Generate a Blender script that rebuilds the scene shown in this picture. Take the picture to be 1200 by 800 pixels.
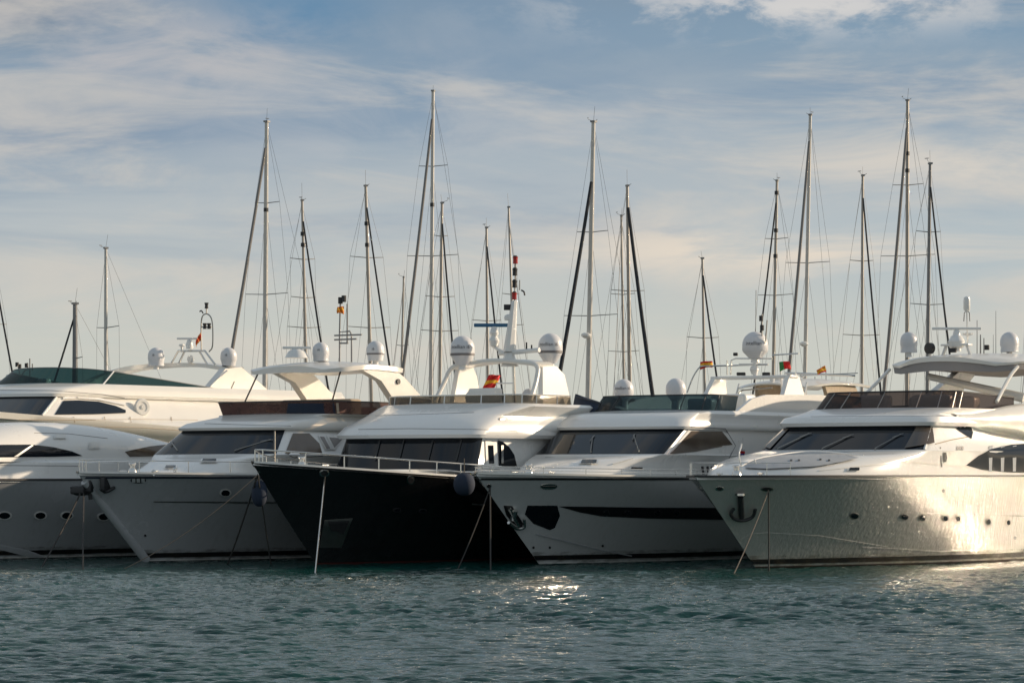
import bpy, bmesh, math, random
import numpy as np
from mathutils import Vector, Matrix
from mathutils.bvhtree import BVHTree
random.seed(7)
C = bpy.context.scene.collection
for o in list(bpy.data.objects): bpy.data.objects.remove(o)
sc = bpy.context.scene
R = math.radians
F = 3400.0            # focal length in 1200-px units
HZ = 555.0            # horizon row of the photograph
CAMZ = 3.0
# ------------------------------------------------------------- camera, sky, sun
cam = bpy.data.objects.new('camera', bpy.data.cameras.new('camera')); C.objects.link(cam)
cam.location = (0, 0, CAMZ); cam.rotation_euler = (R(90), 0, 0)
cam.data.sensor_width = 36; cam.data.lens = F / 1200 * 36
cam.data.shift_y = (HZ - 400) / 1200
cam.data.clip_start = 0.5; cam.data.clip_end = 12000
cam.data.dof.use_dof = False
sc.camera = cam
SUN_AZ = math.atan2(0.93, 0.30); SUN_EL = R(17)
w = bpy.data.worlds.new('World'); sc.world = w; w.use_nodes = True
nt = w.node_tree; N = nt.nodes; Lk = nt.links; N.clear()
out = N.new('ShaderNodeOutputWorld'); bg = N.new('ShaderNodeBackground')
sky = N.new('ShaderNodeTexSky'); sky.sky_type = 'NISHITA'; sky.sun_disc = False
sky.sun_elevation = SUN_EL; sky.sun_rotation = SUN_AZ
sky.air_density = 1.0; sky.dust_density = 1.2; sky.ozone_density = 2.0
bg.inputs[1].default_value = 0.10
def nmath(op, a, b=None, cl=False):
    n = N.new('ShaderNodeMath'); n.operation = op; n.use_clamp = cl
    for i, x in enumerate((a, b)):
        if x is None: continue
        if isinstance(x, (int, float)): n.inputs[i].default_value = x
        else: Lk.new(x, n.inputs[i])
    return n.outputs[0]
def nnoise(vec, scale, det, rough=.5, dist=0.):
    n = N.new('ShaderNodeTexNoise'); n.inputs['Scale'].default_value = scale
    n.inputs['Detail'].default_value = det; n.inputs['Roughness'].default_value = rough
    n.inputs['Distortion'].default_value = dist; Lk.new(vec, n.inputs['Vector']); return n.outputs[0]
def nmap(vec, loc, scl):
    n = N.new('ShaderNodeMapping'); n.inputs['Location'].default_value = loc
    n.inputs['Scale'].default_value = scl; Lk.new(vec, n.inputs['Vector']); return n.outputs[0]
def nramp(f, stops, interp='EASE'):
    n = N.new('ShaderNodeValToRGB'); n.color_ramp.interpolation = interp; e = n.color_ramp.elements
    while len(e) > 1: e.remove(e[-1])
    e[0].position = stops[0][0]; e[0].color = (*stops[0][1], 1)
    for p, c in stops[1:]:
        q = e.new(p); q.color = (*c, 1)
    Lk.new(f, n.inputs[0]); return n.outputs[0]
def nmix(f, a, b):
    n = N.new('ShaderNodeMix'); n.data_type = 'RGBA'
    if isinstance(f, (int, float)): n.inputs[0].default_value = f
    else: Lk.new(f, n.inputs[0])
    for i, x in ((6, a), (7, b)):
        if isinstance(x, tuple): n.inputs[i].default_value = (*x, 1)
        else: Lk.new(x, n.inputs[i])
    return n.outputs[2]
tc = N.new('ShaderNodeTexCoord'); G = tc.outputs['Generated']
sep = N.new('ShaderNodeSeparateXYZ'); Lk.new(G, sep.inputs[0])
elev = sep.outputs[2]
# clear-sky colour from the sky model, thin layered cloud over it
KC = 9.6   # cloud radiance scale against the physical sky
def kc(r, g, b, k=1.0): return (r * KC * k, g * KC * k, b * KC * k)
veil = nramp(elev, [(0.0, kc(.64, .64, .57)), (0.045, kc(.60, .615, .57)), (0.085, kc(.50, .535, .555)),
                    (0.12, kc(.36, .43, .50)), (0.165, kc(.20, .28, .37)), (0.22, kc(.40, .46, .50)), (0.45, kc(.50, .55, .57)), (1.0, kc(.20, .30, .42))], 'LINEAR')  # unseen sky above the view brightened to lift water reflections and fill
base = nmix(0.88, sky.outputs[0], veil)
n1 = nnoise(nmap(G, (3.1, 0, 1.7), (2.6, 2.6, 15.0)), 1.5, 7, .55, .5)
n2 = nnoise(nmap(G, (9.4, 2, 4.3), (4.5, 4.5, 24.0)), 1.7, 9, .62, .6)
n4 = nnoise(nmap(G, (5.2, 1, 2.9), (6.0, 6.0, 15.0)), 3.0, 9, .6, .5)
n3 = nnoise(nmap(G, (1.3, 7, 0.4), (9.0, 9.0, 20.0)), 3.4, 9, .62, .2)
def blob(x0, z0, sx, sz):
    dx = nmath('DIVIDE', nmath('SUBTRACT', sep.outputs[0], x0), sx)
    dz = nmath('DIVIDE', nmath('SUBTRACT', elev, z0), sz)
    d = nmath('ADD', nmath('MULTIPLY', dx, dx), nmath('MULTIPLY', dz, dz))
    return nmath('POWER', 2.718, nmath('MULTIPLY', d, -1.0))
def mul(*a):
    r_ = a[0]
    for x in a[1:]: r_ = nmath('MULTIPLY', r_, x, True)
    return r_
hi = nramp(elev, [(0.04, (0, 0, 0)), (0.10, (1, 1, 1))])
dark = nramp(n1, [(0.42, (0, 0, 0)), (0.62, (1, 1, 1))])
c = nmix(mul(dark, hi, .62), base, kc(.20, .30, .42))
c = nmix(mul(blob(-.155, .119, .09, .013), .75), c, kc(.25, .325, .42))
c = nmix(mul(blob(-.19, .158, .05, .012), .8), c, kc(.16, .20, .27))
c = nmix(mul(blob(-.075, .156, .03, .010), .8), c, kc(.10, .24, .40))
c = nmix(mul(blob(.16, .075, .06, .018), .5), c, kc(.36, .47, .54))
c = nmix(mul(blob(.13, .150, .10, .010), .5), c, kc(.20, .33, .46))
lt = nramp(n2, [(0.44, (0, 0, 0)), (0.68, (1, 1, 1))])
c = nmix(mul(lt, .62), c, kc(.66, .61, .54))
soft = nramp(n4, [(0.38, (0, 0, 0)), (0.66, (1, 1, 1))])
c = nmix(mul(blob(-.13, .142, .075, .015), soft, .9), c, kc(.50, .49, .50))
c = nmix(mul(blob(-.02, .118, .09, .02), soft, .55), c, kc(.50, .52, .54))
pf = nramp(n3, [(0.42, (0, 0, 0)), (0.60, (1, 1, 1))])
c = nmix(mul(blob(.10, .158, .075, .009), pf, 1.0), c, kc(.64, .63, .62))
c = nmix(mul(blob(.085, .076, .075, .009), nramp(n2, [(.36, (0, 0, 0)), (.6, (1, 1, 1))]), 1.), c, kc(.78, .69, .58))
c = nmix(mul(blob(.16, .104, .06, .008), lt, .8), c, kc(.72, .66, .58))
c5 = c
Lk.new(c5, bg.inputs[0]); Lk.new(bg.outputs[0], out.inputs[0])
sun = bpy.data.objects.new('sun', bpy.data.lights.new('sun', 'SUN')); C.objects.link(sun)
sun.data.energy = 5.0; sun.data.angle = R(0.6); sun.data.color = (1.0, 0.80, 0.58)
sd = Vector((math.sin(SUN_AZ) * math.cos(SUN_EL), math.cos(SUN_AZ) * math.cos(SUN_EL), math.sin(SUN_EL)))
sun.rotation_euler = sd.to_track_quat('Z', 'Y').to_euler()
sc.view_settings.view_transform = 'Standard'; sc.view_settings.look = 'None'
sc.view_settings.exposure = 0.06; sc.view_settings.gamma = 1; sc.view_settings.use_curve_mapping = False
sc.render.engine = 'CYCLES'; sc.cycles.max_bounces = 8; sc.cycles.sample_clamp_indirect = 0; sc.cycles.blur_glossy = 0.1; sc.cycles.transparent_max_bounces = 12
# ------------------------------------------------------------- materials
def mat(name, col, rough=.4, metal=0., coat=0., var=0., vscale=3., bump=0., bscale=20., spec=.5, alpha=1., stretch=(1, 1, 1), streak=0., breal=.02, coatbump=False):
    m = bpy.data.materials.new(name); m.use_nodes = True
    t = m.node_tree; b = t.nodes['Principled BSDF']
    b.inputs['Base Color'].default_value = (*col, 1); b.inputs['Roughness'].default_value = rough
    b.inputs['Metallic'].default_value = metal; b.inputs['Coat Weight'].default_value = coat
    b.inputs['Coat Roughness'].default_value = .06; b.inputs['Specular IOR Level'].default_value = spec
    b.inputs['Alpha'].default_value = alpha
    tcn = t.nodes.new('ShaderNodeTexCoord'); mp = t.nodes.new('ShaderNodeMapping')
    mp.inputs['Scale'].default_value = stretch; t.links.new(tcn.outputs['Object'], mp.inputs[0])
    if var:
        n = t.nodes.new('ShaderNodeTexNoise'); n.inputs['Scale'].default_value = vscale; n.inputs['Detail'].default_value = 6
        t.links.new(mp.outputs[0], n.inputs['Vector'])
        mx = t.nodes.new('ShaderNodeMix'); mx.data_type = 'RGBA'
        mx.inputs[6].default_value = (*[max(0, c * (1 - var)) for c in col], 1)
        mx.inputs[7].default_value = (*[min(1, c * (1 + var * .6)) for c in col], 1)
        t.links.new(n.outputs[0], mx.inputs[0]); last = mx.outputs[2]
        if streak:
            mp2 = t.nodes.new('ShaderNodeMapping'); mp2.inputs['Scale'].default_value = (2.6, 2.6, .22)
            t.links.new(tcn.outputs['Object'], mp2.inputs[0])
            n2_ = t.nodes.new('ShaderNodeTexNoise'); n2_.inputs['Scale'].default_value = 2.2; n2_.inputs['Detail'].default_value = 8
            t.links.new(mp2.outputs[0], n2_.inputs['Vector'])
            rp = t.nodes.new('ShaderNodeValToRGB'); rp.color_ramp.elements[0].position = .52; rp.color_ramp.elements[1].position = .75
            t.links.new(n2_.outputs[0], rp.inputs[0])
            sm = t.nodes.new('ShaderNodeMath'); sm.operation = 'MULTIPLY'; sm.inputs[1].default_value = streak
            t.links.new(rp.outputs[0], sm.inputs[0])
            m3 = t.nodes.new('ShaderNodeMix'); m3.data_type = 'RGBA'
            m3.inputs[7].default_value = (col[0] * .45, col[1] * .4, col[2] * .3, 1)
            t.links.new(sm.outputs[0], m3.inputs[0]); t.links.new(last, m3.inputs[6]); last = m3.outputs[2]
        t.links.new(last, b.inputs['Base Color'])
        rr = t.nodes.new('ShaderNodeMapRange'); rr.inputs[3].default_value = rough * .8; rr.inputs[4].default_value = min(1, rough * 1.25)
        t.links.new(n.outputs[0], rr.inputs[0]); t.links.new(rr.outputs[0], b.inputs['Roughness'])
    if bump:
        n = t.nodes.new('ShaderNodeTexNoise'); n.inputs['Scale'].default_value = bscale; n.inputs['Detail'].default_value = 3
        t.links.new(mp.outputs[0], n.inputs['Vector'])
        bp = t.nodes.new('ShaderNodeBump'); bp.inputs['Strength'].default_value = bump; bp.inputs['Distance'].default_value = breal
        t.links.new(n.outputs[0], bp.inputs['Height']); t.links.new(bp.outputs[0], b.inputs['Normal'])
        if coatbump: t.links.new(bp.outputs[0], b.inputs['Coat Normal'])
    return m
M = {}
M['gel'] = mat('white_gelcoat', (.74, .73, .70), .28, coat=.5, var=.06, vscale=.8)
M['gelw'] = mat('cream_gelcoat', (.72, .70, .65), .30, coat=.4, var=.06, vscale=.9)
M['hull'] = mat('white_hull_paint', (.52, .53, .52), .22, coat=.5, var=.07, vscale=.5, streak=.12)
M['hull_shade'] = mat('shaded_hull_paint', (.42, .43, .44), .25, coat=.4, var=.07, vscale=.5, streak=.15)  # even grey carries the shaded tone of hulls taken as white
M['pearl'] = mat('pearl_hull_paint', (.46, .45, .42), .23, metal=.32, coat=1., var=.06, vscale=.5, bump=1., bscale=5.0, stretch=(1.7, 1.7, .55), streak=.08, breal=.014, coatbump=True)
M['black'] = mat('black_hull_paint', (.010, .010, .011), .08, coat=1., var=.3, vscale=.6, spec=.5, bump=.5, bscale=1.3, breal=.03)
M['anti'] = mat('dark_antifouling', (.018, .010, .010), .7, var=.4, vscale=3, spec=.2)
M['antir'] = mat('maroon_antifouling', (.055, .012, .010), .7, var=.4, vscale=3, spec=.2)
M['stripe'] = mat('black_stripe', (.01, .01, .012), .3, spec=.4)
M['glass'] = mat('dark_window_glass', (.006, .009, .014), .06, spec=.42, var=.5, vscale=.7)
M['glass_sunlit'] = mat('sunlit_brown_glass', (.10, .075, .055), .10, spec=.7, var=.45, vscale=1.3)  # sunlit brown of the side panes put into the base colour
M['steel'] = mat('polished_steel', (.66, .65, .62), .22, metal=1.)
M['dsteel'] = mat('dull_steel', (.30, .29, .27), .35, metal=1., var=.2)
M['alu'] = mat('mast_aluminium', (.36, .33, .29), .42, metal=.2, var=.15)
M['aluw'] = mat('white_mast_paint', (.52, .50, .46), .40, var=.12)
M['alud'] = mat('grey_mast_paint', (.20, .20, .20), .45, var=.1)
M['wire'] = mat('rigging_wire', (.16, .16, .16), .5, metal=.4)
M['sail'] = mat('navy_sail_cover', (.02, .024, .03), .85, var=.3, vscale=4, bump=.4, bscale=12)
M['sailg'] = mat('grey_furled_sail', (.20, .19, .18), .85, var=.2, vscale=4, bump=.4, bscale=12)
M['dome'] = mat('radome_plastic', (.62, .62, .63), .35, var=.05)
M['domeb'] = mat('radome_band', (.16, .15, .15), .5)
M['dark'] = mat('dark_plastic', (.02, .02, .022), .5, var=.2)
M['red'] = mat('red_lens', (.35, .015, .012), .3)
M['orange'] = mat('orange_cloth', (.65, .20, .02), .8)
M['fred'] = mat('flag_red', (.55, .02, .02), .8); M['fyel'] = mat('flag_yellow', (.75, .42, .03), .8); M['fgrn'] = mat('flag_green', (.02, .16, .05), .8)
M['fblu'] = mat('flag_blue', (.02, .04, .25), .8); M['fwht'] = mat('flag_white', (.7, .7, .7), .8)
M['blue'] = mat('blue_radar_bar', (.02, .11, .22), .35)
M['navy'] = mat('navy_canvas', (.012, .022, .045), .8, var=.35, vscale=3, bump=.5, bscale=5)
M['mesh'] = mat('maroon_mesh_screen', (.13, .06, .05), .8, var=.7, vscale=2.5, alpha=.78)
M['beige'] = mat('beige_canvas', (.42, .34, .25), .85, var=.25, vscale=6, bump=.6, bscale=6)
M['grey'] = mat('grey_canvas', (.30, .28, .27), .85, var=.1, vscale=3, bump=.2, bscale=6)
M['sunpad'] = mat('grey_sunpad', (.36, .38, .40), .8, var=.1)
M['rope'] = mat('grey_rope', (.13, .11, .09), .9, bump=.5, bscale=60)
M['roped'] = mat('dark_rope', (.035, .033, .03), .9, bump=.5, bscale=60)
M['text'] = mat('dark_lettering', (.05, .05, .06), .5)
M['conc'] = mat('quay_concrete', (.30, .28, .25), .9, var=.25, vscale=.6, bump=.4, bscale=3)
def screen(name, tint, k):
    m = bpy.data.materials.new(name); m.use_nodes = True; t = m.node_tree; t.nodes.clear()
    o = t.nodes.new('ShaderNodeOutputMaterial'); tr_ = t.nodes.new('ShaderNodeBsdfTransparent'); tr_.inputs[0].default_value = (*tint, 1)
    p = t.nodes.new('ShaderNodeBsdfPrincipled'); p.inputs['Base Color'].default_value = (tint[0] * .12, tint[1] * .12, tint[2] * .12, 1); p.inputs['Roughness'].default_value = .05
    mx = t.nodes.new('ShaderNodeMixShader'); mx.inputs[0].default_value = k
    t.links.new(tr_.outputs[0], mx.inputs[1]); t.links.new(p.outputs[0], mx.inputs[2]); t.links.new(mx.outputs[0], o.inputs[0])
    return m
M['sgreen'] = screen('green_tinted_screen', (.24, .38, .39), .30)
M['steal'] = screen('teal_tinted_screen', (.27, .37, .41), .32)
M['sbrown'] = screen('brown_tinted_screen', (.50, .44, .42), .30)
M['sclear'] = screen('hazy_clear_screen', (.75, .70, .62), .45)
m_ = mat('waterline_scum', (.10, .085, .05), .8, var=.5, vscale=5); t_ = m_.node_tree; M['scum'] = m_
tn = t_.nodes.new('ShaderNodeTexCoord'); mp_ = t_.nodes.new('ShaderNodeMapping'); mp_.inputs['Scale'].default_value = (.8, .8, 4); t_.links.new(tn.outputs['Object'], mp_.inputs[0])
nn = t_.nodes.new('ShaderNodeTexNoise'); nn.inputs['Scale'].default_value = 2.5; nn.inputs['Detail'].default_value = 8; nn.inputs['Roughness'].default_value = .7; t_.links.new(mp_.outputs[0], nn.inputs['Vector'])
rp_ = t_.nodes.new('ShaderNodeMapRange'); rp_.inputs[1].default_value = .45; rp_.inputs[2].default_value = .75; rp_.inputs[4].default_value = .7; t_.links.new(nn.outputs[0], rp_.inputs[0]); t_.links.new(rp_.outputs[0], t_.nodes['Principled BSDF'].inputs['Alpha'])
# ------------------------------------------------------------- mesh helpers
def mk(name, bm, m, parent=None, sharp=32, loc=None):
    bmesh.ops.recalc_face_normals(bm, faces=bm.faces)
    a = R(sharp)
    for f in bm.faces: f.smooth = True
    for e in bm.edges:
        if len(e.link_faces) == 2:
            try:
                if e.calc_face_angle() > a: e.smooth = False
            except ValueError: pass
    me = bpy.data.meshes.new(name); bm.to_mesh(me); bm.free()
    ms = m if isinstance(m, (list, tuple)) else [m]
    for x in ms: me.materials.append(M[x] if isinstance(x, str) else x)
    o = bpy.data.objects.new(name, me); C.objects.link(o)
    if parent is not None: o.parent = parent
    if loc: o.location = loc
    return o
def tag(o, label=None, cat=None, group=None, kind=None):
    if label: o['label'] = label
    if cat: o['category'] = cat
    if group: o['group'] = group
    if kind: o['kind'] = kind
    return o
def tube(bm, pts, r, n=7, r2=None, cap=True):
    pts = [Vector(p) for p in pts]; rings = []
    if r2 is None: r2 = r
    up = None
    for i, p in enumerate(pts):
        d = (pts[min(i + 1, len(pts) - 1)] - pts[max(i - 1, 0)]).normalized()
        if up is None: up = Vector((0, 0, 1)) if abs(d.z) < .9 else Vector((0, 1, 0))
        s = d.cross(up).normalized(); up = s.cross(d).normalized()
        rr = r + (r2 - r) * i / max(1, len(pts) - 1)
        rings.append([bm.verts.new(p + (s * math.cos(2 * math.pi * k / n) + up * math.sin(2 * math.pi * k / n)) * rr) for k in range(n)])
    for a, b in zip(rings, rings[1:]):
        for k in range(n): bm.faces.new((a[k], a[(k + 1) % n], b[(k + 1) % n], b[k]))
    if cap:
        bm.faces.new(rings[0]); bm.faces.new(rings[-1])
    return bm
def curve(pts, k=6):
    P = [Vector(p) for p in pts]; P = [P[0] * 2 - P[1]] + P + [P[-1] * 2 - P[-2]]; o = []
    for i in range(1, len(P) - 2):
        for j in range(k):
            t = j / k; a, b, c, d = P[i - 1], P[i], P[i + 1], P[i + 2]
            o.append(.5 * ((2 * b) + (c - a) * t + (2 * a - 5 * b + 4 * c - d) * t * t + (3 * b - a - 3 * c + d) * t ** 3))
    o.append(P[-2]); return o
def lathe(bm, prof, c, n=24, axis=None):
    c = Vector(c); rings = []
    q = Vector((0, 0, 1)).rotation_difference(Vector(axis)) if axis else None
    for r, z in prof:
        ring = []
        for k in range(n):
            a = 2 * math.pi * k / n; v = Vector((r * math.cos(a), r * math.sin(a), z))
            if q: v = q @ v
            ring.append(bm.verts.new(c + v))
        rings.append(ring)
    for a, b in zip(rings, rings[1:]):
        for k in range(n): bm.faces.new((a[k], a[(k + 1) % n], b[(k + 1) % n], b[k]))
    bm.faces.new(rings[0]); bm.faces.new(rings[-1])
    return bm
def box(bm, c, s, rot=0., bev=0.):
    r = bmesh.ops.create_cube(bm, size=1)
    mtx = Matrix.Translation(Vector(c)) @ Matrix.Rotation(rot, 4, 'Z') @ Matrix.Diagonal((*s, 1))
    bmesh.ops.transform(bm, matrix=mtx, verts=r['verts'])
    if bev:
        ed = list({e for v in r['verts'] for e in v.link_edges})
        bmesh.ops.bevel(bm, geom=ed, offset=bev, segments=3, profile=.5, affect='EDGES')
    return bm
def NB(): return bmesh.new()
def extrude_poly(bm, pts, d):
    """closed flat polygon pts, thickness vector d"""
    d = Vector(d); a = [bm.verts.new(Vector(p)) for p in pts]; b = [bm.verts.new(Vector(p) + d) for p in pts]
    bm.faces.new(a); bm.faces.new(list(reversed(b)))
    for i in range(len(a)):
        j = (i + 1) % len(a); bm.faces.new((a[i], a[j], b[j], b[i]))
    return bm
def grid_faces(bm, G_):
    V = [[bm.verts.new(p) for p in row] for row in G_]
    for a, b in zip(V, V[1:]):
        for i in range(len(a) - 1): bm.faces.new((a[i], a[i + 1], b[i + 1], b[i]))
    return V
def slab_grid(bm, G_, off, thick):
    """panel following a point grid: outer face pushed off along the normal, closed edges"""
    h, wd = len(G_), len(G_[0])
    def nrm(i, j):
        a = G_[min(i + 1, h - 1)][j] - G_[max(i - 1, 0)][j]; b = G_[i][min(j + 1, wd - 1)] - G_[i][max(j - 1, 0)]
        n = a.cross(b); return n.normalized() if n.length > 1e-9 else Vector((0, 0, 0))
    c = sum((G_[i][j] for i in range(h) for j in range(wd)), Vector()) / (h * wd)
    nm = [[nrm(i, j) for j in range(wd)] for i in range(h)]
    mid_ = nm[h // 2][wd // 2]; ref = G_[h // 2][wd // 2] - Vector((0, 12, c.z))
    sg = 1 if mid_.dot(ref) > 0 else -1
    A = grid_faces(bm, [[G_[i][j] + nm[i][j] * sg * off for j in range(wd)] for i in range(h)])
    B = grid_faces(bm, [[G_[i][j] + nm[i][j] * sg * (off - thick) for j in range(wd)] for i in range(h)])
    for i in range(h - 1):
        for j in (0, wd - 1): bm.faces.new((A[i][j], A[i + 1][j], B[i + 1][j], B[i][j]))
    for j in range(wd - 1):
        for i in (0, h - 1): bm.faces.new((A[i][j], A[i][j + 1], B[i][j + 1], B[i][j]))
    return bm
# ------------------------------------------------------------- yacht class
# local axes of every yacht: x = across (port side +, towards the camera), y = from the bow aft, z = up
class Yacht:
    def __init__(s, name, bx, by, th, label, cat='yacht', group=None):
        s.s, s.c = math.sin(R(th)), math.cos(R(th)); s.bx, s.by = bx, by
        s.root = bpy.data.objects.new(name, None); C.objects.link(s.root)
        s.root.location = (bx, by, 0); s.root.rotation_euler = (0, 0, -R(th)); tag(s.root, label, cat, group)
        s.root.empty_display_size = 1
        s.mw = Matrix.Translation((bx, by, 0)) @ Matrix.Rotation(-R(th), 4, 'Z'); s.inv = s.mw.inverted(); s.bvh = {}
    def P(s, px, py, v=None, u=None, z=None):
        k = (px - 600) / F
        if z is not None and py is None:   # pixel column, across-position and height known
            py = 0
        if v is not None:
            u = (s.bx + v * s.c - k * s.by + k * v * s.s) / (k * s.c - s.s)
        else:
            v = (k * (s.by + u * s.c) - s.bx - u * s.s) / (s.c + k * s.s)
        y = s.by + u * s.c - v * s.s
        return Vector((v, u, z if z is not None else CAMZ - (py - HZ) * y / F))
    def W(s, p): return s.mw @ Vector(p)
    def mk(s, name, bm, m, parent=None, **k): return mk(name, bm, m, parent or s.root, **k)
    def reg(s, o, key=None):
        me = o.data; s.bvh[key or o.name] = BVHTree.FromPolygons([v.co.copy() for v in me.vertices], [tuple(p.vertices) for p in me.polygons]); return o
    def hit(s, px, py, keys=None):
        o = s.inv @ Vector((0, 0, CAMZ)); d = (s.inv.to_3x3() @ Vector(((px - 600) / F, 1, -(py - HZ) / F))).normalized()
        best = None
        for k, b in s.bvh.items():
            if keys and k not in keys: continue
            l, n, i, t = b.ray_cast(o, d)
            if l is not None and (best is None or t < best[2]): best = (l, n, t, d)
        return best
    def hs(s, px, py, keys=None):
        """a point of the boat's surface behind that spot"""
        h = s.hit(px, py, keys); return h[0] if h else s.P(px, py, v=0)
    def decal(s, name, poly, m, keys=None, off=.012, cuts=2, mirror=True, parent=None):
        """thin panel that follows the surface it lies on, outline given as seen in the photograph"""
        bm = NB(); vs = [bm.verts.new((x, y, 0)) for x, y in poly]; f = bm.faces.new(vs)
        bmesh.ops.triangulate(bm, faces=[f])
        for _ in range(cuts): bmesh.ops.subdivide_edges(bm, edges=[e for e in bm.edges if e.calc_length() > 4], cuts=1, use_grid_fill=False); bmesh.ops.triangulate(bm, faces=[f for f in bm.faces if len(f.verts) > 3])
        bad = []
        for v in bm.verts:
            h = s.hit(v.co.x, v.co.y, keys)
            if h is None: bad.append(v); continue
            n = h[1] if h[1].dot(h[3]) < 0 else -h[1]
            v.co = h[0] + n * off
        if bad: bmesh.ops.delete(bm, geom=bad, context='VERTS')
        if not bm.faces: bm.free(); return None
        bmesh.ops.solidify(bm, geom=list(bm.faces), thickness=-.008)
        o = s.mk(name, bm, m, parent)
        if mirror and parent is None:
            mm = o.data.copy(); mm.transform(Matrix.Diagonal((-1, 1, 1, 1))); mm.flip_normals()
            c = bpy.data.objects.new(name, mm); C.objects.link(c); c.parent = s.root
        return o
    def tubes(s, name, lines, r, m, parent=None, n=7):
        bm = NB()
        for l in lines: tube(bm, l, r, n)
        return s.mk(name, bm, m, parent, sharp=50)
    # ---- hull
    def hull(s, L, beam, zb, zm, rake, m, Ls=10., wwl=.86, ent_s=9., ent_w=13., ps=2.3, pw=1.7, anti='anti', stripe=True, cap='gel', deckm='gel', knee=1.0, deckdrop=.10):
        s.L, s.hb = L, beam / 2
        def zs(u): return zm + (zb - zm) * max(0., 1 - u / Ls) ** 2
        def u0(f): return rake * max(0., 1 - f) ** knee if f < 1 else 0.
        def yy(u, z):
            f = z / zs(u); fc = max(-.3, min(1., f))
            Wd = s.hb * (wwl + (1 - wwl) * max(0, fc) ** 1.4)
            if fc < 0: Wd *= 1 + fc * .9
            e = ent_w + (ent_s - ent_w) * max(0, fc); p = pw + (ps - pw) * max(0, fc)
            d = max(0., u - u0(fc)) / e
            y = Wd * (1 - max(0., 1 - d) ** p)
            if u > L * .6: y *= 1 - .08 * ((u - L * .6) / (L * .4)) ** 2
            return y
        s.zs, s.yy, s.u0 = zs, yy, u0
        ts = [(i / 46) ** 1.6 for i in range(47)]; nz = 16
        bm = NB(); rows = {}
        for side in (1, -1):
            for i, t in enumerate(ts):
                for j in range(nz + 1):
                    f = -.25 + 1.25 * j / nz
                    if j == 0: f = -.25
                    ua = u0(f); u = ua + t * (L - ua); z = f * zs(u)
                    y = yy(u, z) * side
                    if i == 0:
                        if side == 1: rows[(1, i, j)] = bm.verts.new((0, u, z))
                        rows[(-1, i, j)] = rows[(1, i, j)]
                    else: rows[(side, i, j)] = bm.verts.new((y, u, z))
        for side in (1, -1):
            for i in range(46):
                for j in range(nz):
                    a, b, c_, d = rows[(side, i, j)], rows[(side, i + 1, j)], rows[(side, i + 1, j + 1)], rows[(side, i, j + 1)]
                    bm.faces.new((a, b, c_, d))
        bm.faces.new([rows[(1, 46, j)] for j in range(nz + 1)] + [rows[(-1, 46, j)] for j in range(nz, -1, -1)])
        s.hullo = s.reg(s.mk('hull', bm, m, sharp=40), 'hull')
        bm = NB(); us = [.05 + (L - .1) * (i / 40) ** 1.5 for i in range(41)]
        grid_faces(bm, [[Vector((k * max(.01, yy(u, zs(u)) - .03), u, zs(u) - deckdrop + .10 * (1 - k * k))) for k in (-1, -.6, -.2, .2, .6, 1)] for u in us])
        s.reg(s.mk('deck', bm, deckm), 'deck')
        if cap:
            bm = NB()
            for side in (1, -1):
                G_ = []
                for u in us:
                    y = yy(u, zs(u)); z = zs(u)
                    G_.append([Vector((side * max(0.0, y - .10), u, z - .02)), Vector((side * max(0.0, y - .10), u, z + .035)), Vector((side * (y + .02), u - .01, z + .035)), Vector((side * (y + .02), u - .01, z - .03))])
                grid_faces(bm, G_)
            s.mk('cap_rail', bm, cap)
        s.hband('antifouling', -.3, .07, anti, .006)
        if m != 'black': s.hband('waterline_scum', .04, .42, 'scum', .018)
        if stripe: s.hband('boot_stripe', .14, .30, 'stripe', .008)
    def hband(s, name, z0, z1, m, off=.008, ua=None, ub=None, n=50, parent=None, fz=False):
        bm = NB(); us = [(i / n) ** 1.5 for i in range(n + 1)]
        for side in (1, -1):
            G_ = []
            for t in us:
                row = []
                for q in range(4):
                    z = z0 + (z1 - z0) * q / 3
                    a = ua if ua is not None else s.u0(z / s.zs(2)); b = ub or s.L
                    u = a + t * (b - a); zz = z * s.zs(u) if fz else z
                    row.append(Vector((side * (s.yy(u, zz) + off), u - off * .7, zz)))
                G_.append(row)
            grid_faces(bm, G_)
        return s.mk(name, bm, m, parent)
    # ---- superstructure shell
    def ring(s, ly, nf=12, ns=8):
        z, uf, nose, wf, ua, wa, n = ly[:7]; zf, za = (z if isinstance(z, (tuple, list)) else (z, z))
        uc = uf + nose; pts = []
        def zz(u): return zf + (za - zf) * max(0, min(1, (u - uf) / (ua - uf)))
        for i in range(ns):
            t = i / ns; u = ua + (uc - ua) * t; x = wa + (wf - wa) * t ** 1.0; pts.append(Vector((x, u, zz(u))))
        for i in range(nf + 1):
            a = math.pi / 2 * i / nf
            x = wf * math.cos(a) ** (2 / n) if i < nf else 0.; u = uc - nose * math.sin(a) ** (2 / n)
            pts.append(Vector((x, u, zz(u))))
        return pts + [Vector((-p.x, p.y, p.z)) for p in reversed(pts[:-1])]
    def shell(s, name, layers, m, crown=.08, sub=3, key=None, close=True, parent=None, nf=12, bottom=False):
        def flat(l): z = l[0]; z = z if isinstance(z, (tuple, list)) else (z, z); return [z[0], z[1], *l[1:]]
        LL = [flat(l) for l in layers]; fine = []
        for i in range(len(LL) - 1):
            a = LL[max(i - 1, 0)]; b = LL[i]; c = LL[i + 1]; d = LL[min(i + 2, len(LL) - 1)]
            for k in range(sub):
                t = k / sub; fine.append([q + (r - q) * t for q, r in zip(b, c)])
        fine.append(LL[-1])
        rings = [s.ring(((l[0], l[1]), *l[2:]), nf) for l in fine]
        bm = NB(); V = grid_faces(bm, rings)
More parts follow.
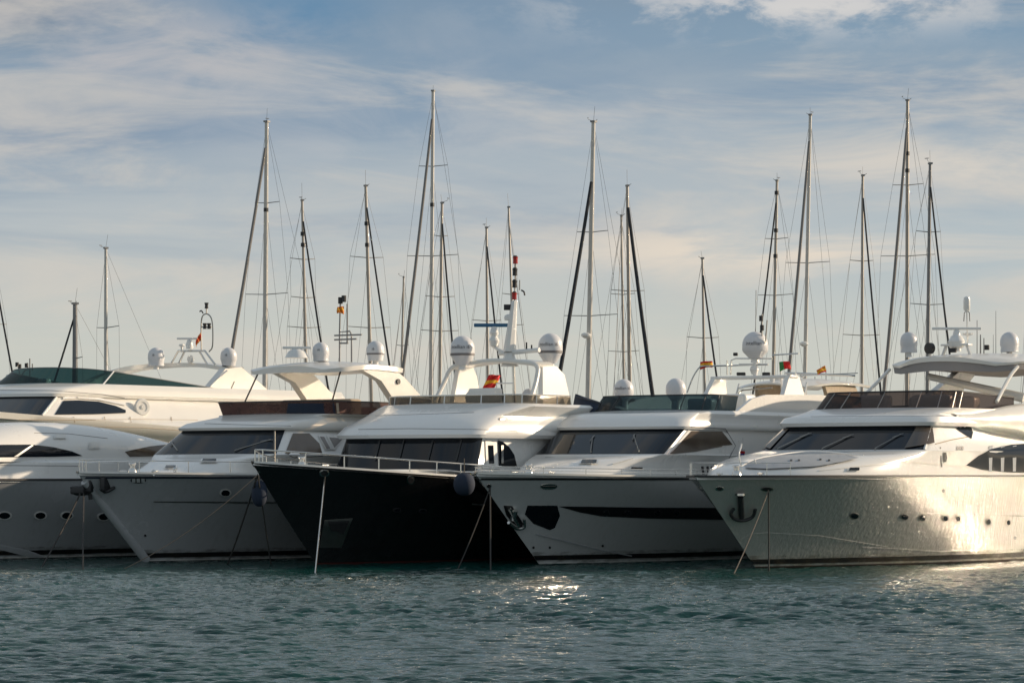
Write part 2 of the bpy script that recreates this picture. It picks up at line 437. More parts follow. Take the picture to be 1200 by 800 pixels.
        if close:
            last = rings[-1]; l = fine[-1]; prev = V[-1]
            for f in (.15, .35, .6, .85):
                rg = s.ring(((l[0] + crown * (1 - (1 - f) ** 2), l[1] + crown * (1 - (1 - f) ** 2)), l[2] + f * .8, l[3] * (1 - f * .4), l[4] * (1 - f), l[5] - .01, l[6] * (1 - f), l[7]), nf)
                cur = [bm.verts.new(p) for p in rg]
                for i in range(len(cur) - 1): bm.faces.new((prev[i], prev[i + 1], cur[i + 1], cur[i]))
                prev = cur
            bm.faces.new(prev)
        if bottom: bm.faces.new([v for v in V[0]])
        bm.faces.new([r[0] for r in V] + [r[-1] for r in reversed(V)])
        o = s.mk(name, bm, m, parent, sharp=38); s.reg(o, key or name); s.sh = (layers, nf); return o
    def sband(s, name, la, lb, m, a0=None, a1=None, off=.015, thick=.03, nz=4, parent=None, nf=12, ns=8):
        """panel over a shell between two of its layers, from ring index a0 to a1"""
        A, B_ = s.ring(la, nf, ns), s.ring(lb, nf, ns); a0 = 0 if a0 is None else a0; a1 = len(A) - 1 if a1 is None else a1
        G_ = [[A[j].lerp(B_[j], i / nz) for j in range(a0, a1 + 1)] for i in range(nz + 1)]
        bm = NB(); slab_grid(bm, G_, off, thick); return s.mk(name, bm, m, parent)
    def pillar(s, la, lb, idx, m='gel', wd=.05, name='window_pillar', parent=None, nf=12):
        A, B_ = s.ring(la, nf), s.ring(lb, nf)
        for i in idx: s.mk(name, tube(NB(), [A[i], B_[i]], wd, 6), m, parent)
    # ---- rails along the sheer
    def rail(s, ua, ub, h, gap, inset=.12, r=.018, m='steel', both=True, rows=1, name='bow_rail'):
        def pt(u, side, hh): return Vector((side * max(.02, s.yy(u, s.zs(u)) - inset), u, s.zs(u) + hh))
        n = int((ub - ua) / .35); us = [ua + (ub - ua) * i / n for i in range(n + 1)]
        lines = []
        for q in range(rows):
            hh = h * (1 - q / rows)
            lp = [pt(u, 1, hh) for u in us]; rp = [pt(u, -1, hh) for u in us]
            lines.append(list(reversed(rp)) + lp)
        o = s.tubes(name, lines, r, m)
        u = ua
        while u <= ub + .01:
            for side in (1, -1):
                bm = NB(); tube(bm, [pt(u, side, -.04), pt(u, side, h)], r * .9, 6); s.mk('stanchion', bm, m, o)
            u += gap
        return o
    def dome(s, c, r, h=None, m='dome', label=None, base=True, text=None, band=True, name='satellite_dome', taper=.55):
        h = h or r * 1.25; c = Vector(c)
        pr = [(r * taper, -h), (r * .92, -h * .52), (r, -h * .38), (r, 0)] + [(r * math.cos(a), r * 1.02 * math.sin(a)) for a in [R(x) for x in (12, 25, 38, 50, 62, 73, 83, 88)]]
        o = s.mk(name, lathe(NB(), pr, c), m)
        if band: s.mk('band', lathe(NB(), [(r * .985, -h * .44), (r * 1.012, -h * .42), (r * 1.012, -h * .30), (r * .985, -h * .28)], c), 'domeb', o)
        if base: s.mk('base', lathe(NB(), [(r * .35, -h - .16), (r * .3, -h + .04)], c, 12), 'gel', o)
        if text:
            # lettering wrapped round the dome, facing the camera side
            cu = bpy.data.curves.new('t', 'FONT'); cu.body = text; cu.size = r * .42; cu.align_x = 'CENTER'; cu.extrude = 0; cu.resolution_u = 2
            to = bpy.data.objects.new('t', cu); C.objects.link(to); me = bpy.data.meshes.new_from_object(to); bpy.data.objects.remove(to)
            bm = NB(); bm.from_mesh(me); bpy.data.meshes.remove(me)
            ang = math.atan2(-s.c, s.s) - .22   # local direction of the camera
            for v in bm.verts:
                a = ang + v.co.x / r; v.co = c + Vector(((r + .006) * math.cos(a), (r + .006) * math.sin(a), v.co.y - r * .05))
            s.mk('lettering', bm, 'text', o)
        return o
    def radar(s, c, ln, m='gel', pm='gel', ang=0., h=.3):
        """open array radar: bar on a rounded pedestal"""
        c = Vector(c); o = s.mk('radar_pedestal', lathe(NB(), [(.16, -h), (.17, -h * .5), (.11, -.04), (.08, -.0)], c, 14), pm)
        bm = NB(); box(bm, c + Vector((0, 0, .05)), (ln, .09, .09), ang, .02); s.mk('radar_bar', bm, m, o); return o
def flagmesh(P0, wv, hv, n=8, m=3, amp=.05, seed=0):
    """rippling cloth: grid from top hoist corner P0 along wv (fly) and hv (drop)"""
    bm = NB(); rnd = random.Random(seed); ph = rnd.random() * 6; nrm = wv.cross(hv).normalized()
    V = [[bm.verts.new(P0 + wv * (i / n) + hv * (j / m) * (1 - .25 * math.sin(i / n * 2.2)) + nrm * amp * 1.8 * math.sin(ph + i * 1.1 + j * .5) * (i / n) ** .5 - Vector((0, 0, 1)) * .12 * (i / n) ** 2 * wv.length) for i in range(n + 1)] for j in range(m + 1)]
    return bm, V
def flag(name, P0, wv, hv, cols, label, vertical=False, emblem=None, seed=0, group=None):
    P0, wv, hv = Vector(P0), Vector(wv), Vector(hv); n, m = 10, 8
    bm, V = flagmesh(P0, wv, hv, n, m, .05, seed)
    for j in range(m):
        for i in range(n):
            f = bm.faces.new((V[j][i], V[j][i + 1], V[j + 1][i + 1], V[j + 1][i]))
            t = (i + .5) / n if vertical else (j + .5) / m
            for k, (lim, mi) in enumerate(cols):
                if t <= lim: f.material_index = mi; break
    o = mk(name, bm, ['fred', 'fyel', 'fgrn', 'orange', 'fblu', 'fwht']); md = o.modifiers.new('s', 'SOLIDIFY'); md.thickness = .004
    tag(o, label, 'flag', group); return o
ES = [(.27, 0), (.75, 1), (1, 0)]; PT = [(.4, 2), (1, 0)]
def rope(name, a, b, r, m, label, sag=0., cat='rope', group=None):
    a, b = Vector(a), Vector(b); pts = [a.lerp(b, i / 10) - Vector((0, 0, sag * 4 * (i / 10) * (1 - i / 10))) for i in range(11)]
    o = mk(name, tube(NB(), pts, r, 6), m); tag(o, label, cat, group); return o
def px3(px, py, y): return Vector(((px - 600) / F * y, y, CAMZ - (py - HZ) * y / F))
def water_at(px, py): y = CAMZ * F / (py - HZ); return Vector(((px - 600) / F * y, y, -.05))
def place(px, py, wl, wpx, th):
    s_, c_ = math.sin(R(th)), math.cos(R(th)); yw = CAMZ * F / (wl - HZ); xw = (wpx - 600) / F * yw; k = (px - 600) / F
    u = (xw - k * yw) / (s_ - k * c_); by = yw - u * c_
    return xw - u * s_, by, u, CAMZ - (py - HZ) * by / F
def wu(Y, pl, pr, py):
    lo, hi = .3, 5.
    for _ in range(40):
        w_ = (lo + hi) / 2
        d = Y.P(pl, py, v=-w_).y - Y.P(pr, py, v=w_).y
        if d < 0: lo = w_
        else: hi = w_
    p = Y.P(pr, py, v=w_); return w_, p.y, (Y.P(pl, py, v=-w_).z + p.z) / 2
def wiper(Y, a, b, keys, parent=None, r=.022):
    ha, hb = Y.hit(*a, keys), Y.hit(*b, keys)
    if not ha or not hb: return
    n = ha[1] if ha[1].dot(ha[3]) < 0 else -ha[1]
    A = ha[0] + n * .06; B = hb[0] + n * .05
    d = (B - A); bm = tube(NB(), [A - d * .02 + n * -.05, A, B], r, 6)
    s_ = n.cross(d).normalized(); tube(bm, [B - d * .28 + s_ * .09, B + d * .06 - s_ * .06], r * .8, 6)
    Y.mk('wiper', bm, 'dsteel', parent)
def hull_ring(Y, name, px, py, rx, ry, m, keys=('hull',), off=.02, inner=None, parent=None):
    """oval fitting: a rim and an inner pane on the surface behind that spot"""
    pl = [(px + rx * math.cos(a), py + ry * math.sin(a)) for a in [i * math.pi / 8 for i in range(16)]]
    o = Y.decal(name, pl, m, keys, off, 1, parent=parent)
    if inner and o: Y.decal('pane' if name == 'porthole' else 'opening', [(px + (x - px) * .72, py + (y - py) * .72) for x, y in pl], inner, keys, off + .012, 1, parent=o)
    return o
# ======================================================== F: big pearl hulled yacht on the right
bx, by, rake, zb = place(815, 558, 666, 886, 36)
Fy = Yacht('motor_yacht', bx, by, 36, 'large motor yacht with pearly sunlit hull and small oval portholes at far right', 'yacht', 'motor yachts moored bow out')
Fy.hull(27, 6.7, zb, 2.93, rake, 'pearl', Ls=8, wwl=.90, ent_s=8.5, ent_w=12.5, ps=2.4, pw=1.8, cap='dark', anti='anti')
w1, u1, z1 = wu(Fy, 897, 1092, 527); w2, u2, z2 = wu(Fy, 928, 1100, 499)
FA = [(z1 - .01, u1 - .9, .9, w1, 25, 3.02, 3.2), (z2 + .0, u2 - .9, .9, w2, 25, 2.92, 3.2)]
lay = [(2.80, 2.5, 5.5, w1 - .02, 25, 3.10, 2.0), ((3.10, 3.15), 2.75, 5.3, w1 - .02, 25, 3.09, 2.0), ((3.28, 3.34), 3.3, 5.0, w1 - .02, 25, 3.08, 2.1), (3.5, 4.7, 3.9, w1, 25, 3.07, 2.3), (z1 - .03, u1 - .98, .98, w1 + .03, 25, 3.06, 3.2),
       (z1, u1 - .9, .9, w1, 25, 3.02, 3.2), (z2, u2 - .9, .9, w2, 25, 2.92, 3.2)]
Fy.shell('deckhouse', lay, 'gel', sub=2, crown=.05, key='house')
w3, u3, z3 = wu(Fy, 955, 1128, 479)
brow = [(z2 - .02, u2 - 1.12, 1.0, w2 + .16, 25, w2 + .5, 3.2), (z2 + .10, u2 - 1.16, 1.0, w2 + .20, 25, w2 + .55, 3.2), (z2 + .28, u2 - .98, 1.0, w2 + .14, 25, w2 + .5, 3.0),
        (z3 - .22, u2 - .52, 1.0, w2 - .08, 25, w2 + .3, 3.0), (z3, u3 - .9, 1.0, w3 + .02, 25, w3 + .2, 3.0)]
Fy.shell('roof', brow, 'gel', sub=2, crown=.05, key='roof', bottom=True)
# fly bridge screen
A = (z3 - .02, u3 - .75, .9, w3 - .08, u3 + 6.2, w3 - .02, 3.0); B_ = ((z3 + .58, z3 + .38), u3 - .15, .9, w3 - .25, u3 + 6.2, w3 - .1, 3.0)
ws = Fy.sband('flybridge_windscreen', A, B_, 'sbrown', 3, 37, 0, .015)
for q in ((-1.3, 1.6, 1.0), (.6, 2.2, 1.5), (-.2, 4.5, 2.6)): Fy.mk('flybridge_seat', box(NB(), (q[0], u3 + q[1], z3 + .22), (q[2], .6, .6), 0, .12), 'gelw')
Fy.pillar(A, B_, (9, 11, 14, 17, 20, 23, 26, 29, 32), 'dsteel', .018, 'screen_post', ws)
Fy.tubes('screen_trim', [Fy.ring(B_)[3:38]], .03, 'dark', ws)
# windscreen
fw = Fy.sband('windscreen', FA[0], FA[1], 'glass', 10, 32)
Fy.pillar(FA[0], FA[1], (10,), 'gel', .05)
Fy.decal('side_window', [(1060, 526), (1074, 501), (1092, 501), (1094, 519), (1078, 523)], 'glass_sunlit', ('house',), .045, 2)
for a, b in (((912, 527), (949, 509)), ((964, 527), (998, 511)), ((1026, 527), (1056, 510))): wiper(Fy, a, b, ('house',))
Fy.decal('saloon_window', [(1132, 545), (1146, 534), (1162, 526), (1185, 521), (1215, 519), (1215, 554), (1180, 553), (1150, 550)], 'glass', ('house',), .02)
for x in (1158, 1172, 1186): Fy.decal('window_divider', [(x, 523), (x + 4.5, 522), (x + 3.5, 552), (x, 552)], 'sunpad', ('house',), .028, 1)
Fy.decal('wheelhouse_window', [(1116, 499), (1136, 497), (1140, 506), (1138, 514), (1124, 505)], 'glass', ('house',), .02)
Fy.decal('door_seam', [(1101, 524), (1102.4, 524), (1104, 547), (1102.6, 547)], 'dark', ('house',), .012, 1)
Fy.decal('door_handle', [(1105, 530), (1108, 530), (1109, 536), (1108, 541), (1105, 541)], 'dark', ('house',), .03, 1)
for i, (x, y) in enumerate(((1121, 523), (1124, 523), (1127, 523))): Fy.decal('lettering', [(x, y), (x + 2, y), (x + 2, y + 4.5), (x, y + 4.5)], 'text', ('house',), .012, 0, False)
Fy.decal('style_line', [(960, 551), (1060, 540), (1135, 546), (1200, 552), (1200, 553.2), (1135, 547.4), (1060, 541.4), (960, 551.8)], 'gelw', ('house',), .012, 3)
# sunpad recess, hatches
pad = Fy.decal('sunpad', [(872, 547), (885, 540), (905, 536), (950, 534), (990, 535), (1006, 538), (985, 543), (955, 548), (900, 551), (875, 550)], 'sunpad', ('house',), .06, 3, False)
Fy.tubes('handrail', [curve([Fy.hs(868, 550) + Vector((0, 0, .1)), Fy.hs(890, 541) + Vector((0, 0, .12)), Fy.hs(950, 532) + Vector((0, 0, .1)), Fy.hs(1012, 536) + Vector((0, 0, .08))])], .02, 'gel')
for x, y in ((926, 541), (935, 541), (960, 540), (970, 541)): Fy.decal('cleat', [(x, y), (x + 2.5, y), (x + 2.5, y + 1.6), (x, y + 1.6)], 'dark', ('house',), .08, 0, False)
hb = NB(); p = Fy.P(885, 552, v=0); box(hb, (0, p.y, 3.12), (.9, .7, .22), 0, .04); Fy.mk('foredeck_locker', hb, 'gel')
# upper side wing
wy = []
for t in range(0, 15):
    u = 11.6 + t * 1.0; g = math.sin(min(1, t / 6) * math.pi / 2); zb_ = z2 + .12 - .48 * g; zt = zb_ + .3 + (z3 + .25 - zb_ - .3) * g
    x = w2 + .12; b_ = .55 * math.sin(min(1, t / 7) * math.pi / 2)
    wy.append([Vector((x - .25, u, zb_ - .02)), Vector((x + b_ * .6, u, zb_)), Vector((x + b_, u, zb_ + .22)), Vector((x + b_ * .95, u, zb_ + (zt - zb_) * .6)), Vector((x + b_ * .5, u, zt - .06)), Vector((x - .2, u, zt)), Vector((x - .7, u, zt))])
bm = NB(); grid_faces(bm, wy); grid_faces(bm, [[Vector((-p.x, p.y, p.z)) for p in r] for r in wy]); Fy.reg(Fy.mk('side_wing', bm, 'gelw', sharp=60), 'wing')
# hardtop
def hardtop(Y, name, u0, u1, wd, zt, camv, camu, th, m, m2=None, n=3.2, front=.0, nu=18, edge=.35):
    bm = NB(); top, bot = [], []
    for i in range(nu + 1):
        t = i / nu; u = u0 + (u1 - u0) * t; e = min(t, 1 - t) * 2
        ww = wd * (1 - (1 - min(1, e * 2.2)) ** n * .30)
        rt, rb = [], []
        for j in range(13):
            q = -1 + j / 6; x = ww * q; z = zt - camv * abs(q) ** 2.4 - camu * (1 - min(1, t * 2)) ** 2 - camu * .6 * max(0, t * 2 - 1) ** 2
            uu = u + front * q * q * max(0, 1 - t * 2)
            rt.append(Vector((x, uu, z))); tt = th * (1 - .5 * abs(q) ** 3) * (edge + (1 - edge) * min(1, e * 3)); rb.append(Vector((x * .985, uu, z - tt)))
        top.append(rt); bot.append(rb)
    T = grid_faces(bm, top); B2 = grid_faces(bm, bot); h = len(T)
    for i in range(h - 1):
        for j in (0, 12): bm.faces.new((T[i][j], T[i + 1][j], B2[i + 1][j], B2[i][j]))
    for j in range(12):
        for i in (0, h - 1): bm.faces.new((T[i][j], T[i][j + 1], B2[i][j + 1], B2[i][j]))
    return Y.reg(Y.mk(name, bm, m, sharp=45), name)
wh, uh_, zh_ = wu(Fy, 1030, 1190, 434); p1 = Vector((0, uh_, zh_))
hardtop(Fy, 'hardtop', p1.y - .6, 24.5, wh, p1.z + .62, .26, .25, .40, 'grey', front=.7, edge=1.)
bz = Fy.P(1110, 432, v=0)
hardtop(Fy, 'hardtop_skin', p1.y - .65, 24.6, wh + .04, p1.z + .71, .26, .25, .16, 'gelw', front=.7, edge=1.)
for sx in (-1, 1):
    Fy.tubes('hardtop_leg', [curve([(sx * wh * .94, p1.y + .5, p1.z + .1), (sx * wh * .95, p1.y - .2, p1.z - .3), (sx * w3 * .97, p1.y - 1.6, z3 + .25)])], .065, 'gelw')
    bm = NB(); a = Fy.P(1200, 440, v=2.1)
    extrude_poly(bm, [(sx * wh, 19.5, 5.7), (sx * wh, 21.8, 5.7), (sx * wh * .95, 23.3, 6.8), (sx * wh * .95, 21.9, 6.8)], (-sx * .28, 0, 0)); Fy.mk('arch_leg', bm, 'gel', sharp=50)
bm = NB(); tube(bm, [Fy.P(1088, 441, v=-1.2), Fy.P(1200, 466, v=2.2)], .12, 8, .17); Fy.mk('brace', bm, 'gelw')
def ontop(Y, px, v, zt): # a point above the boat at a pixel column
    return Y.P(px, None, v=v, z=zt)
def pzt(Y, px, py, v): return Y.P(px, py, v=v)
Fy.dome(pzt(Fy, 1065, 399, -1.2), .30, .42, taper=.98, band=False)
Fy.dome(pzt(Fy, 1183, 400, .6), .34, .38, taper=.95, band=False)
c0 = pzt(Fy, 1089, 408, -.9); bm = lathe(NB(), [(.08, -.2), (.2, -.1), (.2, .06), (.12, .08)], c0, 16, (-.3, -1, 0)); Fy.mk('horn', bm, 'dark')
Fy.mk('horn_bracket', tube(NB(), [c0, c0 - Vector((0, -.1, .4))], .05), 'gel')
c0 = pzt(Fy, 1121, 385, 0); Fy.radar(c0 - Vector((0, 0, .05)), 1.75, 'gel', ang=R(36), h=.75)
bm = lathe(NB(), [(.1, -.3), (.26, -.2), (.3, 0), (.2, .18), (.08, .26)], c0 - Vector((0, 0, .45)), 16); Fy.mk('radar_housing', bm, 'gel')
q = pzt(Fy, 1121, 404, 0); bm = NB(); box(bm, q, (1.1, .35, .07), 0, .02); tube(bm, [q + Vector((-.4, 0, 0)), q + Vector((-.6, 0, -.5))], .06); tube(bm, [q + Vector((.4, 0, 0)), q + Vector((.6, 0, -.5))], .06); Fy.mk('radar_platform', bm, 'gel')
q = pzt(Fy, 1121, 410, 0); bm = NB(); box(bm, q + Vector((0, -.3, -.02)), (.28, .12, .16), 0, .02); Fy.mk('floodlight', bm, 'dark')
q = pzt(Fy, 1134, 392, .1); Fy.mk('antenna_dish', lathe(NB(), [(.02, -.35), (.03, -.05), (.2, 0), (.2, .05), (.05, .08)], q, 12), 'gel')
q = pzt(Fy, 1133, 355, .2); bm = lathe(NB(), [(.06, -.32), (.12, -.22), (.12, .12), (.1, .2), (.03, .24)], q, 12); Fy.mk('antenna_housing', bm, 'gel')
Fy.mk('antenna_post', tube(NB(), [q - Vector((0, 0, .3)), pzt(Fy, 1134, 412, .2)], .025), 'gel')
Fy.tubes('antenna_cage', [[q + Vector((sx * .12, 0, -.65)), q + Vector((sx * .1, 0, -.35)), q + Vector((0, 0, -.25))] for sx in (-1, 1)], .015, 'dark')
for x, y0, y1, r in ((1145, 375, 414, .02), (1149, 392, 414, .035), (1153, 396, 414, .03), (1167, 364, 410, .014), (1164, 392, 410, .012), (1174, 405, 412, .015)):
    a, b = pzt(Fy, x, y0, .4), pzt(Fy, x, y1 + 8, .4); Fy.mk('whip_antenna', tube(NB(), [a, b], r * .6, 6, r), 'alud')
q = pzt(Fy, 1156, 407, .4); bm = NB(); box(bm, q, (.2, .16, .18), .3, .02); Fy.mk('camera_housing', bm, 'dark')
# hull fittings
for x, y, rx, ry in ((1001, 604, 5.5, 3.8), (1060, 605, 5, 3.8), (1081, 606, 4.2, 3.8), (1107, 607, 3.6, 3.8), (1122, 607.5, 3.2, 3.8), (1158, 611, 2.8, 3.8), (1181, 612, 2.7, 3.8)):
    hull_ring(Fy, 'porthole', x, y, rx, ry, 'dsteel', inner='glass')
for x, y in ((1105, 575), (1189, 630)): hull_ring(Fy, 'drain', x, y, 1.6, 2, 'dark')
hull_ring(Fy, 'fairlead', 843, 572, 5, 2.6, 'steel', inner='dark')
o = hull_ring(Fy, 'fairlead', 899, 572.5, 7.5, 2.6, 'dsteel', inner='dark')
# anchor on the bow
def hp(Y, x, y, off=.08):
    h = Y.hit(x, y, ('hull',))
    if h is None: return Y.P(x, y, v=.3)
    n = h[1] if h[1].dot(h[3]) < 0 else -h[1]; return h[0] + n * off
bm = tube(NB(), [hp(Fy, 867, 580), hp(Fy, 868, 604)], .09, 8)
tube(bm, curve([hp(Fy, 859, 593, .1), hp(Fy, 855, 599, .12), hp(Fy, 859, 605, .12), hp(Fy, 869, 607, .12), hp(Fy, 880, 603, .12), hp(Fy, 884, 594, .1)], 4), .055, 8)
lathe(bm, [(.15, -.02), (.15, .05)], hp(Fy, 867, 579, .03), 12); Fy.mk('anchor', bm, 'dark')
Fy.mk('anchor_ring', lathe(NB(), [(.14, -.03), (.14, .04)], hp(Fy, 867, 578, .06), 12), 'steel')
Fy.decal('spray_rail', [(868, 631), (880, 624.5), (900, 623.5), (960, 627), (1040, 640), (1040, 641.4), (960, 628.6), (900, 625), (880, 626), (868, 632)], 'pearl', ('hull',), .014, 3)
Fy.decal('spray_rail', [(1085, 600.5), (1200, 604), (1200, 605), (1085, 601.2)], 'pearl', ('hull',), .03, 2)
Fy.decal('spray_rail', [(1010, 640), (1100, 645), (1200, 643), (1200, 644.5), (1100, 646.5), (1010, 641.2)], 'pearl', ('hull',), .014, 2)
Fy.rail(1.2, 2.6, .42, .7, r=.014)
# pulpit staff and flag staff
Fy.tubes('bow_staff', [curve([Fy.P(872, 556, v=-.4), Fy.P(866, 535, v=-.4), Fy.P(869, 520, v=-.4)]), [Fy.P(890, 556, v=.2), Fy.P(884, 538, v=.2)]], .025, 'gel')
# ======================================================== E: white yacht with black hull stripe
bx, by, rake, zb = place(557, 554, 661, 632, 36)
Ey = Yacht('motor_yacht', bx, by, 36, 'white motor yacht with black tapering hull stripe and teal flybridge windscreen', 'yacht', 'motor yachts moored bow out')
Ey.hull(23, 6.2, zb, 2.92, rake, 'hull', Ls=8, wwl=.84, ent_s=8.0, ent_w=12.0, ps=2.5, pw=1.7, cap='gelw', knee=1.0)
Ey.hband('trim_line', -.005 + 2.80, 2.86, 'dark', .02, ua=.25)
Ey.hband('waterline', .02, .08, 'gel', .012)
w1, u1, z1 = wu(Ey, 634, 783, 532); w2, u2, z2 = wu(Ey, 663, 808, 503)
lay = [(2.80, 2.6, 4.6, 2.2, 22, 2.8, 2.0), (2.95, 2.9, 4.4, 2.25, 22, 2.78, 2.0), (3.2, 3.7, 3.8, 2.3, 22, 2.75, 2.1), (3.45, 4.8, 2.4, 2.4, 22, 2.7, 2.4), (z1 - .03, u1 - .85, .85, w1 + .04, 22, w1 + .1, 3.4),
       (z1, u1 - .8, .8, w1, 22, w1 + .05, 3.4), (z2, u2 - .8, .8, w2, 22, w2 + .05, 3.4)]
Ey.shell('deckhouse', lay, 'gel', sub=2, key='house')
EA = (lay[-2], lay[-1])
w3, u3, z3 = wu(Ey, 698, 842, 482)
brow = [(z2 - .01, u2 - .95, .9, w2 + .1, 22, w2 + .2, 3.4), (z2 + .08, u2 - .98, .9, w2 + .14, 22, w2 + .22, 3.4), (z2 + .30, u2 - .75, .9, w2 + .08, 22, w2 + .15, 3.2), (z3 - .12, u2 - .2, .9, w3 + .12, 22, w3 + .15, 3.2), (z3, u3 - .9, .9, w3 + .03, 22, w3 + .05, 3.2)]
Ey.shell('roof', brow, 'gel', sub=2, key='roof', bottom=True)
Ey.sband('windscreen', *EA, 'glass', 9, 32)
Ey.decal('side_window', [(785, 532), (810, 505), (846, 505.5), (846, 523), (815, 529)], 'glass_sunlit', ('house',), .02, 3)
Ey.decal('side_window_tip', [(846, 506), (858, 521), (846, 522)], 'glass_sunlit', ('house',), .02)
Ey.pillar(*EA, (15, 25), 'dark', .012)
Ey.pillar(*EA, (8,), 'gel', .035)
for a, b in (((693, 530), (695, 513)), ((749, 530), (743, 511))): wiper(Ey, a, b, ('house',))
A = (z3 - .02, u3 - .8, .9, w3 - .02, u3 + 4.2, w3, 3.4); B_ = ((z3 + .56, z3 + .50), u3 - .3, .9, w3 - .15, u3 + 4.2, w3 - .05, 3.4)
ws = Ey.sband('flybridge_windscreen', A, B_, 'steal', 6, 36, 0, .015)
Ey.pillar(A, B_, (9, 13, 17, 23, 27, 31), 'dark', .02, 'screen_post', ws); Ey.tubes('screen_trim', [Ey.ring(B_)[6:37]], .02, 'dark', ws)
# flybridge sides, aft of the screen
for sx in (1, -1):
    bm = NB(); x = sx * (w3 + .02)
    extrude_poly(bm, [(x, u3 + 1.0, z3 - .1), (x, 20, z3 - .1), (x, 20, z3 + .55), (x, u3 + 7, z3 + .7), (x, u3 + 3.2, z3 + .62), (x, u3 + 2.2, z3 + .45)], (-sx * .12, 0, 0)); Ey.reg(Ey.mk('flybridge_coaming', bm, 'gel', sharp=50), 'coam%d' % sx)
bm = NB(); box(bm, (0.4, u3 + 4.5, z3 + .35), (1.5, .8, .7), 0, .12); Ey.mk('flybridge_seat', bm, 'gelw')
bm = NB(); box(bm, (.9, u3 + 1.6, z3 + .25), (1.0, .5, .45), 0, .1); Ey.mk('helm_console', bm, 'gelw')
ue = u3 + 1.7; Ey.dome(Ey.P(731, 456, u=ue), .36, .42, text='intellian i6', band=False); Ey.dome(Ey.P(792, 455, u=ue), .36, .42, band=False)
for px_ in (731, 792): q = Ey.P(px_, 470, u=ue); Ey.mk('dome_pedestal', lathe(NB(), [(.3, -.55), (.16, -.3), (.16, .12)], q, 14), 'gelw')
Ey.decal('hull_window', [(618, 592), (653, 592), (656, 604), (650, 618), (644, 620.5), (625, 613), (615, 602)], 'glass', ('hull',), .015, 3)
o = Ey.decal('anchor_pocket', [(590, 592), (600, 592.5), (606, 602), (613, 613), (611, 619), (600, 612), (593, 603)], 'stripe', ('hull',), .015, 2)
bm = tube(NB(), [hp(Ey, 596, 594), hp(Ey, 607, 615)], .07, 8, .05); tube(bm, curve([hp(Ey, 596, 612, .1), hp(Ey, 604, 617, .12), hp(Ey, 613, 615, .12), hp(Ey, 613, 606, .1)], 4), .05, 8); tube(bm, [hp(Ey, 603, 596), hp(Ey, 600, 607)], .09, 8); Ey.mk('anchor', bm, 'steel')
Ey.decal('hull_stripe', [(655, 593), (700, 593.5), (760, 594.5), (870, 595), (870, 609), (760, 607), (705, 604.5), (680, 600)], 'stripe', ('hull',), .012, 4)
for x in (710, 735, 770, 792): hull_ring(Ey, 'porthole', x, 600.5, 4.5, 3.5, 'dark', inner='glass', off=.022)
v_ = hull_ring(Ey, 'vent', 643, 569.5, 10, 3.4, 'steel', inner=None)
Ey.decal('vent_bar', [(635, 568.5), (651, 568.5), (651, 570.5), (635, 570.5)], 'dsteel', ('hull',), .035, 1, parent=v_)
hull_ring(Ey, 'fairlead', 573, 569, 2.8, 2.5, 'steel', inner='dark')
Ey.decal('spray_rail', [(628, 624), (660, 632), (700, 642), (740, 650), (740, 651.2), (700, 643.6), (660, 633.6), (628, 625.6)], 'hull_shade', ('hull',), .035, 3)
for x, y in ((625, 641), (644, 641), (706, 639)): hull_ring(Ey, 'drain', x, y, 1.4, 1.4, 'dark')
Ey.rail(.5, 14, .22, 1.35, rows=2, r=.014)
for x in (823, 829, 834, 840, 846):
    q = Ey.P(x, 551, v=2.6); Ey.mk('rail_strap', tube(NB(), [q + Vector((0, 0, .14)), q + Vector((.02, .05, -.12))], .045, 7), 'dark')
Ey.tubes('deck_handrail', [[Ey.hs(718, 545) + Vector((0, 0, .05)), Ey.hs(742, 538) + Vector((0, 0, .05))]], .02, 'gel')
# ======================================================== D: black hull
bx, by, rake, zb = place(295, 541, 661.5, 371, 36)
Dy = Yacht('motor_yacht', bx, by, 36, 'black hulled motor yacht with tall raked bow and white superstructure', 'yacht', 'motor yachts moored bow out')
Dy.hull(23, 6.2, zb, 2.75, rake, 'black', Ls=15, wwl=.86, ent_s=8.5, ent_w=12.5, ps=2.3, pw=1.8, cap='gel', anti='antir', stripe=False)
w1, u1, z1 = wu(Dy, 397, 560, 545); w2, u2, z2 = wu(Dy, 411, 567, 513)
lay = [(2.80, 3.0, 4, 2.1, 21, 2.6, 2.0), (3.0, 3.6, 3.4, 2.2, 21, 2.55, 2.1), (3.15, 4.6, 2.4, 2.3, 21, 2.5, 2.4), (z1 - .25, u1 - .75, .75, w1 - .0, 21, w1, 3.4),
       (z1 - .2, u1 - .7, .7, w1 - .05, 21, w1 - .1, 3.4), (z2 + .05, u2 - .7, .7, w2 - .05, 21, w2 - .1, 3.4)]
Dy.shell('deckhouse', lay, 'gel', sub=2, key='house')
DA = (lay[-2], lay[-1])
w3, u3, z3 = wu(Dy, 455, 625, 474)
brow = [(z2 - .02, u2 - 1.0, .9, w2 + .2, 21, w2 + .35, 3.2), (z2 + .10, u2 - 1.06, .9, w2 + .26, 21, w2 + .45, 3.2), (z2 + .38, u2 - .75, 1.0, w2 + .22, 21, w2 + .4, 3.0), (z3 - .45, u2 + .05, 1.1, w2 + .05, 21, w2 + .2, 2.8), (z3 - .10, u3 - 1.2, 1.2, w3 + .15, 21, w3 + .15, 2.8), (z3, u3 - 1.0, 1.2, w3, 21, w3, 2.8)]
Dy.shell('roof', brow, 'gel', sub=2, key='roof', bottom=True)
Dy.sband('windscreen', *DA, 'glass', 8, 33)
for x in (440, 468, 502, 535): Dy.decal('screen_mullion', [(x + 5, 516), (x + 7, 516), (x + 1, 540), (x - 1, 540)], 'dark', ('house',), .045, 1, False)
Dy.decal('side_door', [(568, 516), (571, 516), (579, 519), (580, 544), (569, 545)], 'gelw', ('house',), .03, 1)
